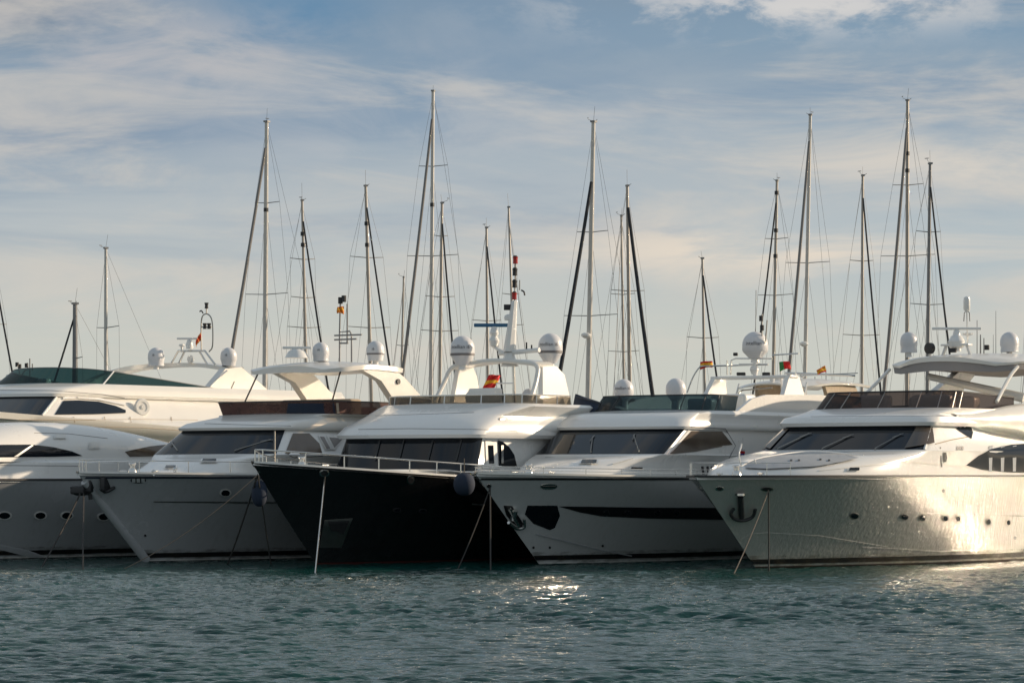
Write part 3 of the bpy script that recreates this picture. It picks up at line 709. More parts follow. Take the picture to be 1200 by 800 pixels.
Dy.decal('door_window', [(571, 522), (577, 522), (578, 543), (572, 543)], 'glass', ('house',), .045, 1)
Dy.decal('side_window', [(583, 516), (589, 518), (596, 524), (602, 533), (605, 546), (584, 546)], 'glass', ('house',), .03, 2)
Dy.decal('window_handle', [(586, 522), (588.5, 522), (588.5, 543), (586, 543)], 'steel', ('house',), .06, 1, False)
# sweeping side wing with soffit
wy = []
for t in range(0, 13):
    u = u2 + 1.4 + t * .95; g = math.sin(min(1, t / 5) * math.pi / 2); x = w2 + .10
    zbt = z2 - .02 - .55 * (max(0, t - 2) / 10) ** 1.3; zt = zbt + .3 + (z3 - .25 - zbt - .3) * g
    wy.append([Vector((x - .45, u, zbt + .02)), Vector((x + .1 * g, u, zbt)), Vector((x + .28 * g, u, zbt + .2)), Vector((x + .34 * g, u, (zbt + zt) / 2)), Vector((x + .22 * g, u, zt - .1)), Vector((x - .15, u, zt + .10 * g)), Vector((x - .6, u, zt + .16 * g))])
bm = NB(); grid_faces(bm, wy); grid_faces(bm, [[Vector((-p.x, p.y, p.z)) for p in r] for r in wy]); Dy.reg(Dy.mk('side_wing', bm, 'gel', sharp=60), 'wing')
hull_ring(Dy, 'navigation_light', 588, 491, 4, 1.6, 'dsteel', ('roof', 'wing'))
# low clear screen with steel top rail
A = (z3 - .03, u3 - .9, 1.2, w3 - .1, u3 + 3.6, w3 - .05, 2.8); B_ = (z3 + .30, u3 - .85, 1.2, w3 - .12, u3 + 3.6, w3 - .07, 2.8)
ws = Dy.sband('flybridge_windscreen', A, B_, 'sclear', 3, 37, 0, .012); Dy.pillar(A, B_, (5, 8, 11, 14, 17, 20, 23, 26, 29, 32), 'steel', .022, 'screen_post', ws); Dy.tubes('screen_trim', [Dy.ring(B_)[3:38]], .028, 'steel', ws)
# arch
q0, q1 = Dy.P(498, 463, v=-2.0), Dy.P(527, 431, v=-1.9); r1, r0 = Dy.P(646, 430, v=1.9), Dy.P(634, 466, v=2.05)
ua = (q1.y + r1.y) / 2; zA = (q1.z + r1.z) / 2 - .02
fr_ = lambda du, dz, k: curve([(-2.12 * k, ua - 1.1 + du, z3 + .15), (-2.04 * k, ua - .62 + du, (zA + z3) / 2 + .2), (-1.88 * k, ua - .38 + du, zA + .03 + dz), (-1.2 * k, ua - .35 + du, zA + .17 + dz), (0, ua - .35 + du, zA + .25 + dz), (1.2 * k, ua - .35 + du, zA + .17 + dz), (1.88 * k, ua - .38 + du, zA + .03 + dz), (2.04 * k, ua - .62 + du, (zA + z3) / 2 + .2), (2.12 * k, ua - 1.1 + du, z3 + .15)], 7)
Dy.mk('arch_frame', tube(NB(), fr_(0, 0, 1), .085, 10), 'gelw')
a_, b_2 = fr_(.1, 0, 1)[14:-14], fr_(1.0, .02, 1)[14:-14]; bm = NB(); slab_grid(bm, [[p + (q - p) * (k / 4) for k in range(5)] for p, q in zip(a_, b_2)], .07, .14); Dy.mk('arch_beam', bm, 'gelw')
for sx in (1, -1):
    bm = NB()
    extrude_poly(bm, [(sx * 1.95, ua - .1, zA), (sx * 1.95, ua + .75, zA + .05), (sx * 2.05, ua + 1.1, zA - .25), (sx * 2.1, ua + 1.5, z3 - .05), (sx * 2.1, ua - .3, z3 - .05)], (-sx * .2, 0, 0)); Dy.reg(Dy.mk('arch_leg', bm, 'gel', sharp=50), 'arch%d' % sx)
Dy.decal('vent', [(664, 461), (668, 461), (668, 467), (664, 467)], 'dark', ('arch1',), .02, 0)
Dy.dome(pzt(Dy, 542, 408, -1.3), .44, .62, text='intellian i6', taper=.5); Dy.dome(pzt(Dy, 645, 405, 1.5), .44, .62, text='intellian i6', taper=.5)
# mast
mb = pzt(Dy, 598, 425, 0); mz = mb.z; c = Vector((0, ua, 0))
def dm(x, y, v=0): return Dy.P(x, y, u=ua)
Dy.mk('mast_base', lathe(NB(), [(.32, -.25), (.24, -.05), (.16, .25)], dm(597, 421), 12), 'gel')
bm = tube(NB(), [dm(585, 414), dm(597, 413), dm(632, 410)], .085, 8); Dy.mk('crosstree', bm, 'gel')
Dy.mk('side_arm', tube(NB(), [dm(596, 417), dm(576, 404)], .09, 8, .06), 'gel')
bm = NB(); a, b = dm(597, 412), dm(603, 352); G_ = []
for t in range(8):
    p_ = a.lerp(b, t / 7); r_ = .27 - .15 * t / 7; G_.append([p_ + Vector((r_ * .75 * math.cos(k * math.pi / 4), r_ * math.sin(k * math.pi / 4), 0)) for k in range(9)])
grid_faces(bm, G_); Dy.mk('mast', bm, 'gel')
q = dm(579, 381); bm = NB(); box(bm, q, (1.45, .1, .13), R(36), .03); rb = Dy.mk('radar_bar', bm, 'blue')
Dy.mk('radar_pedestal', lathe(NB(), [(.14, -.75), (.2, -.55), (.12, -.4), (.17, -.28), (.08, -.05)], q, 14), 'gel', )
Dy.mk('radome', lathe(NB(), [(.18, -.1), (.2, 0), (.17, .08), (.08, .12)], dm(597, 372), 14), 'gel')
bm = NB(); box(bm, dm(595, 360), (.28, .2, .2), R(36), .02); Dy.mk('floodlight', bm, 'dark')
st = Dy.mk('light_pole', tube(NB(), [dm(603, 352), dm(604.5, 303)], .025), 'alu')
for y, m_ in ((305, 'red'), (319, 'dark'), (333, 'dark'), (347, 'red')):
    Dy.mk('navigation_light', lathe(NB(), [(.09, -.12), (.085, -.04), (.085, .06), (.1, .12)], dm(603.5 + (319 - y) * .03, y), 10), m_, st)
    Dy.mk('lamp_cap', lathe(NB(), [(.095, .10), (.06, .17)], dm(603.5 + (319 - y) * .03, y), 10), 'dark', st)
Dy.mk('wind_vane', tube(NB(), curve([dm(611, 340), dm(614, 342), dm(615, 346)]), .03), 'dark')
Dy.mk('antenna', tube(NB(), [dm(609, 328), dm(609, 340)], .02), 'alu'); Dy.tubes('aerial_post', [[dm(617, 401), dm(617, 411)], [dm(623, 404), dm(623, 411)]], .03, 'dark')
Dy.dome(pzt(Dy, 553, 465, -.6), .24, .2, taper=.9, band=False, base=False); Dy.dome(pzt(Dy, 620, 464, 1.0), .27, .2, taper=.9, band=False, base=False)
bm = NB(); box(bm, (0.3, ua - 1.3, z3 + .35), (1.2, .5, .5), 0, .08); Dy.mk('helm_console', bm, 'gelw')
Dy.tubes('helm_frame', [[dm(582, 465), dm(582, 449), dm(602, 449), dm(602, 465)], [dm(602, 465), dm(602, 428)]], .03, 'steel')
# hull fittings
for x, y, rx, ry in ((380, 554, 6, 4), (481, 562, 4.5, 5), (302, 555, 3.4, 4)): hull_ring(Dy, 'fairlead', x, y, rx, ry, 'steel', inner='dark')
Dy.decal('anchor_plate', [(380, 609), (413, 607), (400, 641), (373, 641)], 'dsteel', ('hull',), .02, 2)
Dy.decal('plate_dark_patch', [(384, 611), (409, 609.5), (402, 625), (388, 621)], 'dark', ('hull',), .03, 2)  # darker patch over the upper part of the plate
Dy.decal('stem_guard', [(336, 610), (338, 610), (353, 637), (351, 638)], 'steel', ('hull',), .02, 1)
Dy.decal('rubbing_strip', [(552, 589), (567, 590), (567, 591.5), (552, 590.5)], 'steel', ('hull',), .05, 1)
for x, y in ((465, 597), (495, 598)): hull_ring(Dy, 'porthole', x, y, 5, 2.2, 'dark', inner='glass')
Dy.rail(.35, 9.5, .42, 1.15, rows=1, r=.025)
Dy.tubes('flag_staff', [[Dy.P(322, 541, v=.0), Dy.P(322, 505, v=.0)]], .025, 'alu')
# ======================================================== C: grey-white yacht with hardtop
bx, by, rake, zb = place(90, 553, 658, 170, 36)
Cy = Yacht('motor_yacht', bx, by, 36, 'white motor yacht with cream hardtop and maroon mesh flybridge screen', 'yacht', 'motor yachts moored bow out')
Cy.hull(22, 6.2, zb, 2.98, rake, 'hull_shade', Ls=8, wwl=.86, ent_s=8.0, ent_w=12, ps=2.4, pw=1.8, cap='gel')
Cy.hband('trim_line', 2.84, 2.90, 'navy', .02, ua=.3)
Cy.hband('waterline', .03, .08, 'gel', .012)
w1, u1, z1 = wu(Cy, 188, 333, 532); w2, u2, z2 = wu(Cy, 222, 343, 504)
lay = [(2.86, 2.6, 4.6, 2.2, 21, 2.75, 2.0), (3.0, 3.0, 4.2, 2.25, 21, 2.75, 2.0), (3.2, 3.9, 3.4, 2.3, 21, 2.7, 2.1), (3.45, 4.9, 2.2, 2.4, 21, 2.65, 2.4), (z1 - .03, u1 - .85, .85, w1 + .04, 21, w1 + .1, 3.2),
       (z1, u1 - .8, .8, w1, 21, w1 + .05, 3.2), (z2, u2 - .8, .8, w2, 21, w2 + .1, 3.2)]
Cy.shell('deckhouse', lay, 'gel', sub=2, key='house')
CA = (lay[-2], lay[-1])
w3, u3, z3 = wu(Cy, 266, 396, 486)
brow = [(z2 - .01, u2 - .95, .9, w2 + .1, 21, w2 + .4, 3.2), (z2 + .08, u2 - 1.0, .9, w2 + .14, 21, w2 + .45, 3.2), (z2 + .25, u2 - .6, .9, w2 + .12, 21, w2 + .4, 3.0), (z3 - .08, u3 - 1.3, 1.0, w2, 21, w2 + .3, 3.0), (z3, u3 - .9, .9, w3 + .1, 21, w3 + .25, 3.0)]
Cy.shell('roof', brow, 'gelw', sub=2, key='roof', bottom=True)
Cy.sband('windscreen', *CA, 'glass', 10, 33)
Cy.decal('side_glass', [(334, 531), (343, 508), (362, 508), (374, 520), (378, 534), (345, 536)], 'glass_sunlit', ('house',), .02, 2)
fr = Cy.decal('side_window', [(372, 510), (380, 511), (389, 527), (381, 528)], 'gel', ('house',), .03, 1); Cy.decal('pane', [(374, 512), (379, 512.5), (386, 526), (382, 526.5)], 'grey', ('house',), .045, 1, parent=fr)
fr = Cy.decal('side_window', [(382, 511), (404, 513), (392, 528), (389, 527)], 'gel', ('house',), .03, 1); Cy.decal('pane', [(385, 513), (401, 514.5), (391, 525)], 'grey', ('house',), .045, 1, parent=fr)
wiper(Cy, (276, 529), (318, 516), ('house',)); wiper(Cy, (208, 528), (202, 520), ('house',))
A = (z3 - .02, u3 - .8, .9, w3, u3 + 9, w3 + .15, 3.0); B_ = (z3 + .46, u3 - .95, .9, w3 + .1, u3 + 9, w3 + .2, 3.0)
ws = Cy.sband('mesh_screen', A, B_, 'mesh', 0, 40, 0, .02); Cy.reg(ws, 'screen'); Cy.tubes('screen_rail', [Cy.ring(B_)], .022, 'dark', ws)
Cy.decal('screen_cushion', [(338, 472.5), (391, 472.5), (393, 484), (336, 484)], 'navy', ('screen',), .02, 2, False); Cy.decal('screen_edge', [(393, 472), (396, 472), (397, 484), (394, 484)], 'beige', ('screen',), .03, 1, False)
bm = NB(); box(bm, (0, u3 + 2.2, z3 + .3), (3.4, .7, .6), 0, .12); Cy.mk('flybridge_seat', bm, 'beige')
Cy.mk('searchlight', lathe(NB(), [(.09, -.12), (.12, 0), (.1, .12)], Cy.P(309, 484, v=-1.0), 12, (-.4, -1, 0)), 'steel')
# hardtop
a = Cy.P(290, 430, v=-2.0); b = Cy.P(392, 428, v=2.0)
uh = (a.y + b.y) / 2
hardtop(Cy, 'hardtop', uh - .15, uh + 4.3, 2.3, 7.12, .16, .22, .34, 'gelw', n=3, edge=.7)
for sx in (-1, 1):
    Cy.mk('hardtop_post', tube(NB(), [(sx * 1.95, uh + .5, 6.75), (sx * 2.1, uh - .25, z3 + .3)], .03), 'dark')
    q_ = [Cy.P(x_, y_, v=2.2) for x_, y_ in ((424, 433), (440, 427), (458, 429), (474, 442), (497, 468), (497, 478), (468, 478), (447, 446))]
    bm = NB(); extrude_poly(bm, [Vector((sx * p.x, p.y, p.z)) for p in q_], (-sx * .3, 0, 0)); Cy.reg(Cy.mk('arch_leg', bm, 'gelw', sharp=50), 'leg%d' % sx)
Cy.mk('leg_light', lathe(NB(), [(.1, -.06), (.1, .06)], Cy.P(466, 447, v=2.2), 10, (1, 0, 0)), 'dark')
Cy.dome(pzt(Cy, 376, 411, .3), .31, .38, taper=.9, text='i4', base=True, band=False); Cy.dome(pzt(Cy, 440, 410, 1.4), .33, .40, taper=.85, text='i6')
q = pzt(Cy, 348, 409, -.2); Cy.radar(q, 1.05, ang=R(36), h=.1); bm = lathe(NB(), [(.45, -.32), (.33, -.1), (.18, 0)], q, 14); Cy.mk('radar_base', bm, 'gel')
def cm(x, y): return Cy.P(x, y, u=uh + 3.6)
Cy.tubes('light_frame', [[cm(398, 426), cm(398, 389), cm(410, 388), cm(412, 392), cm(412, 426)], [cm(398, 390), cm(399, 352)], [cm(407, 402), cm(407, 356)], [cm(398, 402), cm(408, 402)], [cm(392, 393), cm(424, 392)], [cm(392, 398), cm(418, 397)]], .032, 'alud')
for x, y in ((399, 352), (403, 350)): Cy.mk('navigation_light', lathe(NB(), [(.09, -.12), (.09, .12)], cm(x, y), 10), 'dark')
# bow gear
Cy.rail(.2, 12, .42, 1.5, rows=1, r=.018)
Cy.mk('stem_guard', tube(NB(), [(0, Cy.u0(f) + .13, f * 2.95) for f in (.02, .2, .4, .6, .8, .93)], .16, 12, .13), 'hull_shade')
pl = hull_ring(Cy, 'bow_vent', 162, 562.3, 9.2, 3.4, 'dark', inner=None)
for x, ch in ((156.5, 'A'), (162, 'E'), (167.5, 'D')): Cy.decal('letter_block', [(x - 2, 560.3), (x + 1.8, 560.3), (x + 2, 564.3), (x - 2, 564.3)], 'hull', ('hull',), .035, 0, False, parent=pl)
hull_ring(Cy, 'porthole', 264, 577, 7, 4.6, 'gel', inner='glass'); hull_ring(Cy, 'drain', 170, 627, 1.3, 1.3, 'dark')
Cy.decal('style_line', [(180, 587), (300, 588), (345, 588), (345, 589.2), (300, 589.2), (180, 588)], 'dsteel', ('hull',), .012, 3)
bm = NB(); p = Cy.P(122, 562, v=.35); 
for (x, y, v, sz) in ((92, 574, -.25, (.5, .3, .28)), (104, 568, 0, (.3, .3, .5)), (123, 567, .45, (.18, .5, .5))):
    box(bm, Cy.P(x, y, v=v), sz, .3, .06)
tube(bm, curve([Cy.P(118, 572, v=.5), Cy.P(124, 576, v=.5), Cy.P(134, 571, v=.55)]), .06); tube(bm, curve([Cy.P(84, 570, v=-.4), Cy.P(88, 578, v=-.4), Cy.P(104, 578, v=0)]), .06); tube(bm, [Cy.P(104, 560, v=0), Cy.P(106, 585, v=0)], .07)
Cy.mk('anchor', bm, 'dark')
bm = NB(); box(bm, Cy.P(107, 556, v=.0) + Vector((0, .1, .05)), (.3, .9, .12), 0, .03); Cy.mk('anchor_roller', bm, 'steel')
for x, y in ((116, 543), (123, 537), (180, 551), (205, 548)):
    h = Cy.hit(x, y + 6)
    if h: Cy.mk('deck_fitting', lathe(NB(), [(.06, 0), (.05, .1), (.09, .14), (.03, .2)], h[0], 10), 'steel')
# ======================================================== B: low yacht at the left edge
By = Yacht('motor_yacht', -23.0, 97.0, 36, 'low white sport yacht with curved cabin roof and round portholes at left edge', 'yacht', 'motor yachts moored bow out')
By.hull(20, 5.8, 2.85, 2.80, 3.0, 'hull_shade', Ls=8, cap='dark', ent_s=9, ent_w=13)
By.hband('waterline', .03, .09, 'gel', .012)
By.hband('deck_coaming', 2.80, 3.42, 'gel', .0, ua=3.2, ub=13) if False else None
By.shell('coaming', [(2.78, 3.2, 5, 2.5, 19.5, 2.72, 2.2), (3.40, 3.9, 4.8, 2.42, 19.5, 2.66, 2.2), (3.50, 4.3, 4.6, 2.3, 19.5, 2.55, 2.2)], 'gel', sub=2, key='coaming')
prof = [(-150, 534), (-100, 521), (-60, 508), (-20, 498), (20, 494.5), (60, 495), (100, 499), (140, 507), (180, 518), (215, 528), (240, 535)]
rr = []
for x, y in prof:
    p = By.P(x, y, v=.4); ww = 2.25; hh = max(.05, p.z - 3.42)
    rr.append([Vector((ww * math.copysign(abs(math.cos(a)) ** .62, math.cos(a)), p.y, 3.42 + hh * math.sin(a) ** .8)) for a in [math.pi * k / 24 for k in range(25)]])
rr = [curve([r_[j] for r_ in rr], 3) for j in range(25)]
bm = NB(); V = grid_faces(bm, rr); By.reg(By.mk('cabin', bm, 'gel', sharp=60), 'house')
By.decal('side_window', [(-40, 524), (0, 521.5), (36, 521), (62, 524), (84, 529), (96, 534), (60, 535), (0, 535.5), (-40, 535.5)], 'glass', ('house',), .02, 3)
By.decal('window_pillar', [(36, 522), (39, 522), (20, 535), (16, 535)], 'gelw', ('house',), .03, 1)
By.decal('quarter_window', [(146, 529), (175, 523), (205, 520), (205, 534), (152, 535)], 'glass_sunlit', ('house',), .02, 2)
for x, y in ((5, 603.5), (47, 603.5), (78, 603.5), (121, 605)): hull_ring(By, 'porthole', x, y, 8 if x > 5 else 9, 5, 'gel', inner='glass')
By.decal('spray_rail', [(-20, 633), (0, 637), (30, 643), (52, 651), (35, 652), (0, 643), (-20, 639)], 'hull_shade', ('hull',), .05, 2)
# ======================================================== A: tall flybridge yacht behind, left
Ay = Yacht('motor_yacht', *px3(-165, 555, 117).xy, 36, 'tall cream yacht with green flybridge windscreen and arch behind the left boats', 'yacht', 'motor yachts in the row behind')
Ay.hull(30, 7.2, 3.6, 3.3, 3.5, 'hull', Ls=10)
w1, u1, z1 = wu(Ay, -115, 56, 488); w2, u2, z2 = wu(Ay, -70, 73, 466)
lay = [(3.2, 5, 5, 2.9, 26, 3.2, 2.2), (4.6, 7.2, 4, 2.9, 26, 3.2, 2.4), (z1 - .1, u1 - 1.4, 1.3, w1 + .1, 26, w1 + .3, 2.8), (z1, u1 - 1.2, 1.2, w1, 26, w1 + .1, 2.8), (z2, u2 - 1.2, 1.2, w2, 26, w2 + .2, 2.8)]
Ay.shell('deckhouse', lay, 'gelw', sub=2, key='house'); AA = (lay[-2], lay[-1])
Ay.sband('windscreen', *AA, 'glass', 9, 32); Ay.pillar(*AA, (9,), 'gelw', .05)
# wide side overhang
wy = []; pa = Ay.P(40, 493, v=w1 + .6); pb = Ay.P(290, 513, v=w1 + .6)
for t in range(0, 21):
    u = u1 - 4 + t * .95; x = w1 - .2; zb_ = pa.z + (pb.z - pa.z) * (u - pa.y) / (pb.y - pa.y); g = max(0, min(1, (u - u1 + 3) / 5)); g = g * g * (3 - 2 * g)
    wy.append([Vector((x - .4, u, zb_ - .45 * g - .1)), Vector((x + .25, u, zb_ - .28 * g - .04)), Vector((x + .78, u, zb_)), Vector((x + .86, u, zb_ + .25)), Vector((x + .6, u, z1 - .14)), Vector((x + .1, u, z1 - .05))])
bm = NB(); grid_faces(bm, wy); grid_faces(bm, [[Vector((-p.x, p.y, p.z)) for p in r] for r in wy]); Ay.reg(Ay.mk('side_deck', bm, 'gelw', sharp=60), 'wing')
w3, u3, z3 = wu(Ay, 22, 112, 452)
w3 = max(w3, 2.2)
brow = [(z2 - .01, u2 - 1.35, 1.3, w2 + .1, 26, w2 + .35, 2.8), (z2 + .12, u2 - 1.3, 1.3, w2 + .15, 26, w2 + .4, 2.8), (z2 + .35, u2 - .7, 1.4, w2 + .05, 26, w2 + .3, 2.6), (z3, u2 + 1.0, 1.6, w2 - .2, 26, w2 + .1, 2.4)]
Ay.shell('roof', brow, 'gelw', sub=3, key='roof', bottom=True)
Ay.decal('side_window', [(64, 486), (74, 470), (92, 469.5), (115, 471), (135, 476), (147, 481), (147, 484), (110, 485.5)], 'glass', ('house', 'wing', 'roof'), .03, 3)
Ay.decal('window_trim', [(73, 466.5), (90, 465), (115, 467), (147, 474), (147, 476), (115, 469.5), (90, 467.5), (73, 468.5)], 'gel', ('house', 'wing', 'roof'), .06, 3)
A = (z3 - .05, u2 + 1.2, 2.4, w2 - .4, u2 + 9.5, w2 - .1, 2.2); B_ = ((z3 + .75, z3 + .0), u2 + 2.2, 2.4, w2 - .7, u2 + 9.5, w2 - .15, 2.2)
ws = Ay.sband('flybridge_windscreen', A, B_, 'sgreen', 0, 40, 0, .02); Ay.tubes('screen_trim', [Ay.ring(B_)], .02, 'alud', ws); Ay.pillar(A, B_, (10,), 'gel', .035, 'screen_post', ws)
bm = NB(); box(bm, Ay.P(52, 448, v=-.6), (.55, .4, .35), 0, .08); Ay.mk('helm_seat', bm, 'gelw')
c0 = Ay.hit(162, 477)
if c0:
    Ay.mk('side_light_housing', lathe(NB(), [(.36, -.06), (.38, .03), (.34, .08), (.22, .08), (.20, .05), (.1, .05), (.08, .1)], c0[0] + Vector((.22, 0, 0)), 22, (1, -.25, .1)), 'gelw')
# arch
ya = u2 + 9
def am(x, y, u=None): return Ay.P(x, y, u=u or ya)
def av(x, y, v): return Ay.P(x, y, v=v)
L_ = curve([av(128, 445, -2.2), av(140, 437, -2.2), av(165, 430, -2.1), av(200, 427.5, -1.9)], 5)
top = curve([av(96, 452, -2.4), av(120, 440, -2.4), av(150, 431, -2.2), av(190, 427, -1.5), av(235, 427, .5), av(270, 432, 1.9)], 5)
bm = NB(); rr = []
for p in top: rr.append([p + Vector((0, -.2, -.12)), p + Vector((0, -.2, .05)), p + Vector((0, .9, .10)), p + Vector((0, .9, -.12)), p + Vector((0, -.2, -.12))])
grid_faces(bm, rr); Ay.mk('arch_beam', bm, 'gelw')
bm = NB(); extrude_poly(bm, [av(264, 432, 2.3), av(283, 430, 2.3), av(312, 455, 2.3), av(330, 486, 2.3), av(180, 482, 2.3), av(236, 465, 2.3)], (-.35, 0, 0)); Ay.reg(Ay.mk('arch_leg', bm, 'gelw', sharp=50), 'leg')
Ay.tubes('arch_handrail', [curve([av(236, 464, 2.4), av(250, 448, 2.4), av(266, 434, 2.4)]), curve([av(88, 455, -2.4), av(105, 444, -2.4), av(140, 432, -2.3), av(170, 428, -2.2)])], .035, 'steel')
Ay.decal('vent', [(220, 470), (229, 470), (229, 476), (220, 476)], 'dark', ('leg',), .02, 0, False)
Ay.decal('panel_line', [(274, 447), (275, 447), (262, 476), (261, 476)], 'dark', ('leg',), .01, 1, False)
Ay.dome(av(183, 417, -1.2), .38, .45, taper=.95, band=False, text='i6'); Ay.dome(av(268, 417, 1.7), .38, .45, taper=.8, band=False, text='i6')
ym = av(225, 427, .3).y
Ay.tubes('mast_frame', [[am(200, 427, ym), am(209, 411, ym), am(240, 411, ym), am(252, 427, ym)], [am(209, 427, ym + .5), am(216, 412, ym + .3)], [am(234, 412, ym + .3), am(243, 427, ym + .5)]], .05, 'steel')
Ay.radar(am(222, 398, ym), 1.15, 'gel', ang=R(36), h=.42); Ay.mk('speaker', lathe(NB(), [(.1, -.1), (.2, 0), (.16, .12)], am(224, 421, ym), 14, (-.3, -1, 0)), 'gelw')
Ay.mk('radome', lathe(NB(), [(.05, -.3), (.06, -.05), (.15, 0), (.12, .07)], am(213, 405, ym), 12), 'gel')
Ay.tubes('light_frame', [curve([am(236, 410, ym), am(236, 376, ym), am(240, 368, ym), am(246, 370, ym), am(249, 380, ym), am(249, 405, ym), am(245, 412, ym)], 4), [am(242, 368, ym), am(242, 358, ym)], [am(236, 383, ym), am(248, 383, ym)]], .03, 'dsteel')
for x, y in ((242, 358), (240, 382), (245, 382)): Ay.mk('navigation_light', lathe(NB(), [(.09, -.13), (.07, 0), (.1, .13)], am(x, y, ym), 10), 'dark')
Ay.mk('wind_sensor', tube(NB(), curve([am(234, 365, ym), am(236, 364, ym), am(238, 367, ym)]), .03), 'dark')
Ay.dome(av(220, 462, 1.2), .3, .2, taper=.95, band=False, base=False)
# ======================================================== G: white yacht behind with big dome
Gy = Yacht('motor_yacht', *px3(730, 555, 119).xy, 36, 'white yacht with thin raised arch and one big satellite dome behind the right gap', 'yacht', 'motor yachts in the row behind')
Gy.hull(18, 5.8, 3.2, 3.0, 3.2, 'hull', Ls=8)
def gv(x, y, v): return Gy.P(x, y, v=v)
g1 = gv(900, 522, 2.4)
lay = [(3.0, 3, 4.5, 2.5, 17, 2.7, 2.1), (3.5, 5.5, 3, 2.5, 17, 2.7, 2.4), (3.9, 6.3, 1.2, 2.4, 17, 2.6, 3), (4.7, 7.4, 1.2, 2.3, 17, 2.5, 3), (5.0, 7.6, 1.4, 2.45, 17, 2.6, 3), (5.6, 8.6, 1.6, 2.3, 17, 2.5, 3), (6.1, 10.5, 1.6, 2.1, 17, 2.3, 3)]
Gy.shell('deckhouse', lay, 'gel', sub=2, key='house')
Gy.sband('windscreen', lay[2], lay[3], 'glass', 9, 32); Gy.sband('side_window', ((4.0, 4.0), *lay[2][1:]), ((4.6, 4.6), *lay[3][1:]), 'glass_sunlit', 1, 7)
# raised arch
z_ = gv(880, 442, 0).z; q = gv(840, 441, -1.9); r = gv(928, 441, 1.9); ug = (q.y + r.y) / 2
bm = NB(); box(bm, (0, ug, z_), (4.1, .7, .14), 0, .04); Gy.mk('arch_beam', bm, 'gel')
for sx in (-1, 1):
    bm = NB(); extrude_poly(bm, [(sx * 2.0, ug - .35, z_), (sx * 2.0, ug + .5, z_), (sx * 2.15, ug + 1.0, 5.9), (sx * 2.15, ug - 1.9, 5.9), (sx * 2.1, ug - 1.0, z_ - .9)], (-sx * .22, 0, 0)); Gy.mk('arch_leg', bm, 'gel', sharp=50)
Gy.dome(gv(885, 404, 0), .57, .62, taper=.42, text='intellian', band=False)
def gm(x, y): return Gy.P(x, y, u=ug)
Gy.mk('dome_pedestal', tube(NB(), [gm(885, 425), gm(885, 440)], .1, 10), 'gel'); Gy.mk('small_dome', lathe(NB(), [(.12, -.2), (.2, 0), (.17, .12), (.05, .2)], gm(884, 433), 14), 'gel')
Gy.tubes('aerial_frame', [[gm(856, 439), gm(857, 422), gm(862, 420), gm(905, 420)], [gm(820, 429), gm(900, 427)], [gm(852, 439), gm(852, 422)], curve([gm(805, 460), gm(812, 442), gm(819, 431), gm(824, 429)]), [gm(866, 427), gm(900, 427)], [gm(905, 416), gm(936, 414)]], .035, 'steel')
Gy.mk('radar_bar', box(NB(), gm(883, 427), (1.3, .1, .09), R(36), .02), 'gel')
for x, y in ((862, 415), (866, 438), (871, 438), (896, 438), (900, 438)): Gy.mk('horn', box(NB(), gm(x, y), (.2, .18, .14), .4, .03), 'dark')
Gy.tubes('light_pole', [[gm(893, 402), gm(893, 368)], [gm(897, 402), gm(899, 375)]], .03, 'alu')
for x, y in ((892, 373), (893, 384)): Gy.mk('navigation_light', lathe(NB(), [(.09, -.12), (.09, .12)], gm(x, y), 10), 'dark')
Gy.tubes('flybridge_rail', [[gv(868, 470, -1), gv(866, 460, -1), gv(870, 457, -1), gv(905, 454, 1)], [gv(866, 462, -1), gv(872, 470, -1)]], .035, 'dsteel')
for (x, y, v, sz) in ((862, 485, .5, (1.4, 1.2, .7)), (905, 478, 1.6, (1.0, 1.4, .9)), (880, 478, .8, (.9, .9, .8)), (918, 470, 1.2, (.6, 1.6, .4))):
    Gy.mk('flybridge_seat', box(NB(), gv(x, y, v), sz, .1, .14), 'gel')
Gy.tubes('flag_staff', [[gv(918, 484, .5), gv(914, 425, .5)]], .04, 'gel'); Gy.tubes('whip_antenna', [[gv(884, 540, -.5), gv(886, 340, -.5)]], .015, 'wire')
# ======================================================== G2 : hardtop boat behind
Hy = Yacht('motor_yacht', *px3(818, 555, 135).xy, 36, 'cream hardtop cruiser mostly hidden behind the right yachts', 'yacht', 'motor yachts in the row behind')
Hy.hull(15, 5.4, 3.2, 3.0, 3.0, 'hull', Ls=8)
lay = [(3.0, 2, 4.0, 2.2, 14, 2.4, 2.1), (3.6, 3.5, 3, 2.2, 14, 2.4, 2.4), (4.7, 5.0, 1.4, 2.1, 14, 2.3, 3), (5.2, 5.6, 1.6, 2.1, 14, 2.2, 3)]
Hy.shell('deckhouse', lay, 'gelw', sub=2, key='house')
Hy.sband('windscreen', lay[1], lay[2], 'glass', 9, 32)
q = Hy.P(918, 447, v=0)
hardtop(Hy, 'hardtop', q.y - 1.5, q.y + 6, 2.2, q.z + .2, .25, .3, .2, 'gelw')
for sx in (-1, 1):
    bm = NB(); extrude_poly(bm, [(sx * 2.0, q.y + .5, q.z - .1), (sx * 2.0, q.y + 3.5, q.z - .1), (sx * 2.15, q.y + 5.2, 5.1), (sx * 2.15, q.y + 1.6, 5.1)], (-sx * .2, 0, 0)); Hy.mk('arch_leg', bm, 'beige', sharp=50)
    Hy.tubes('hardtop_post', [[(sx * 1.9, q.y - 1.0, q.z - .1), (sx * 2.0, q.y - 2.0, 5.1)]], .05, 'gel')
bm = NB(); tube(bm, [Hy.P(920, 437, v=-.6), Hy.P(1002, 440, v=2.0)], .06); Hy.mk('spreader_bar', bm, 'steel')
Hy.tubes('rail', [[Hy.P(955, 441, v=1.0), Hy.P(955, 448, v=1)], [Hy.P(968, 432, v=1.4), Hy.P(968, 450, v=1.4)], [Hy.P(940, 440, v=1.0), Hy.P(1005, 437, v=2.5)]], .03, 'steel')
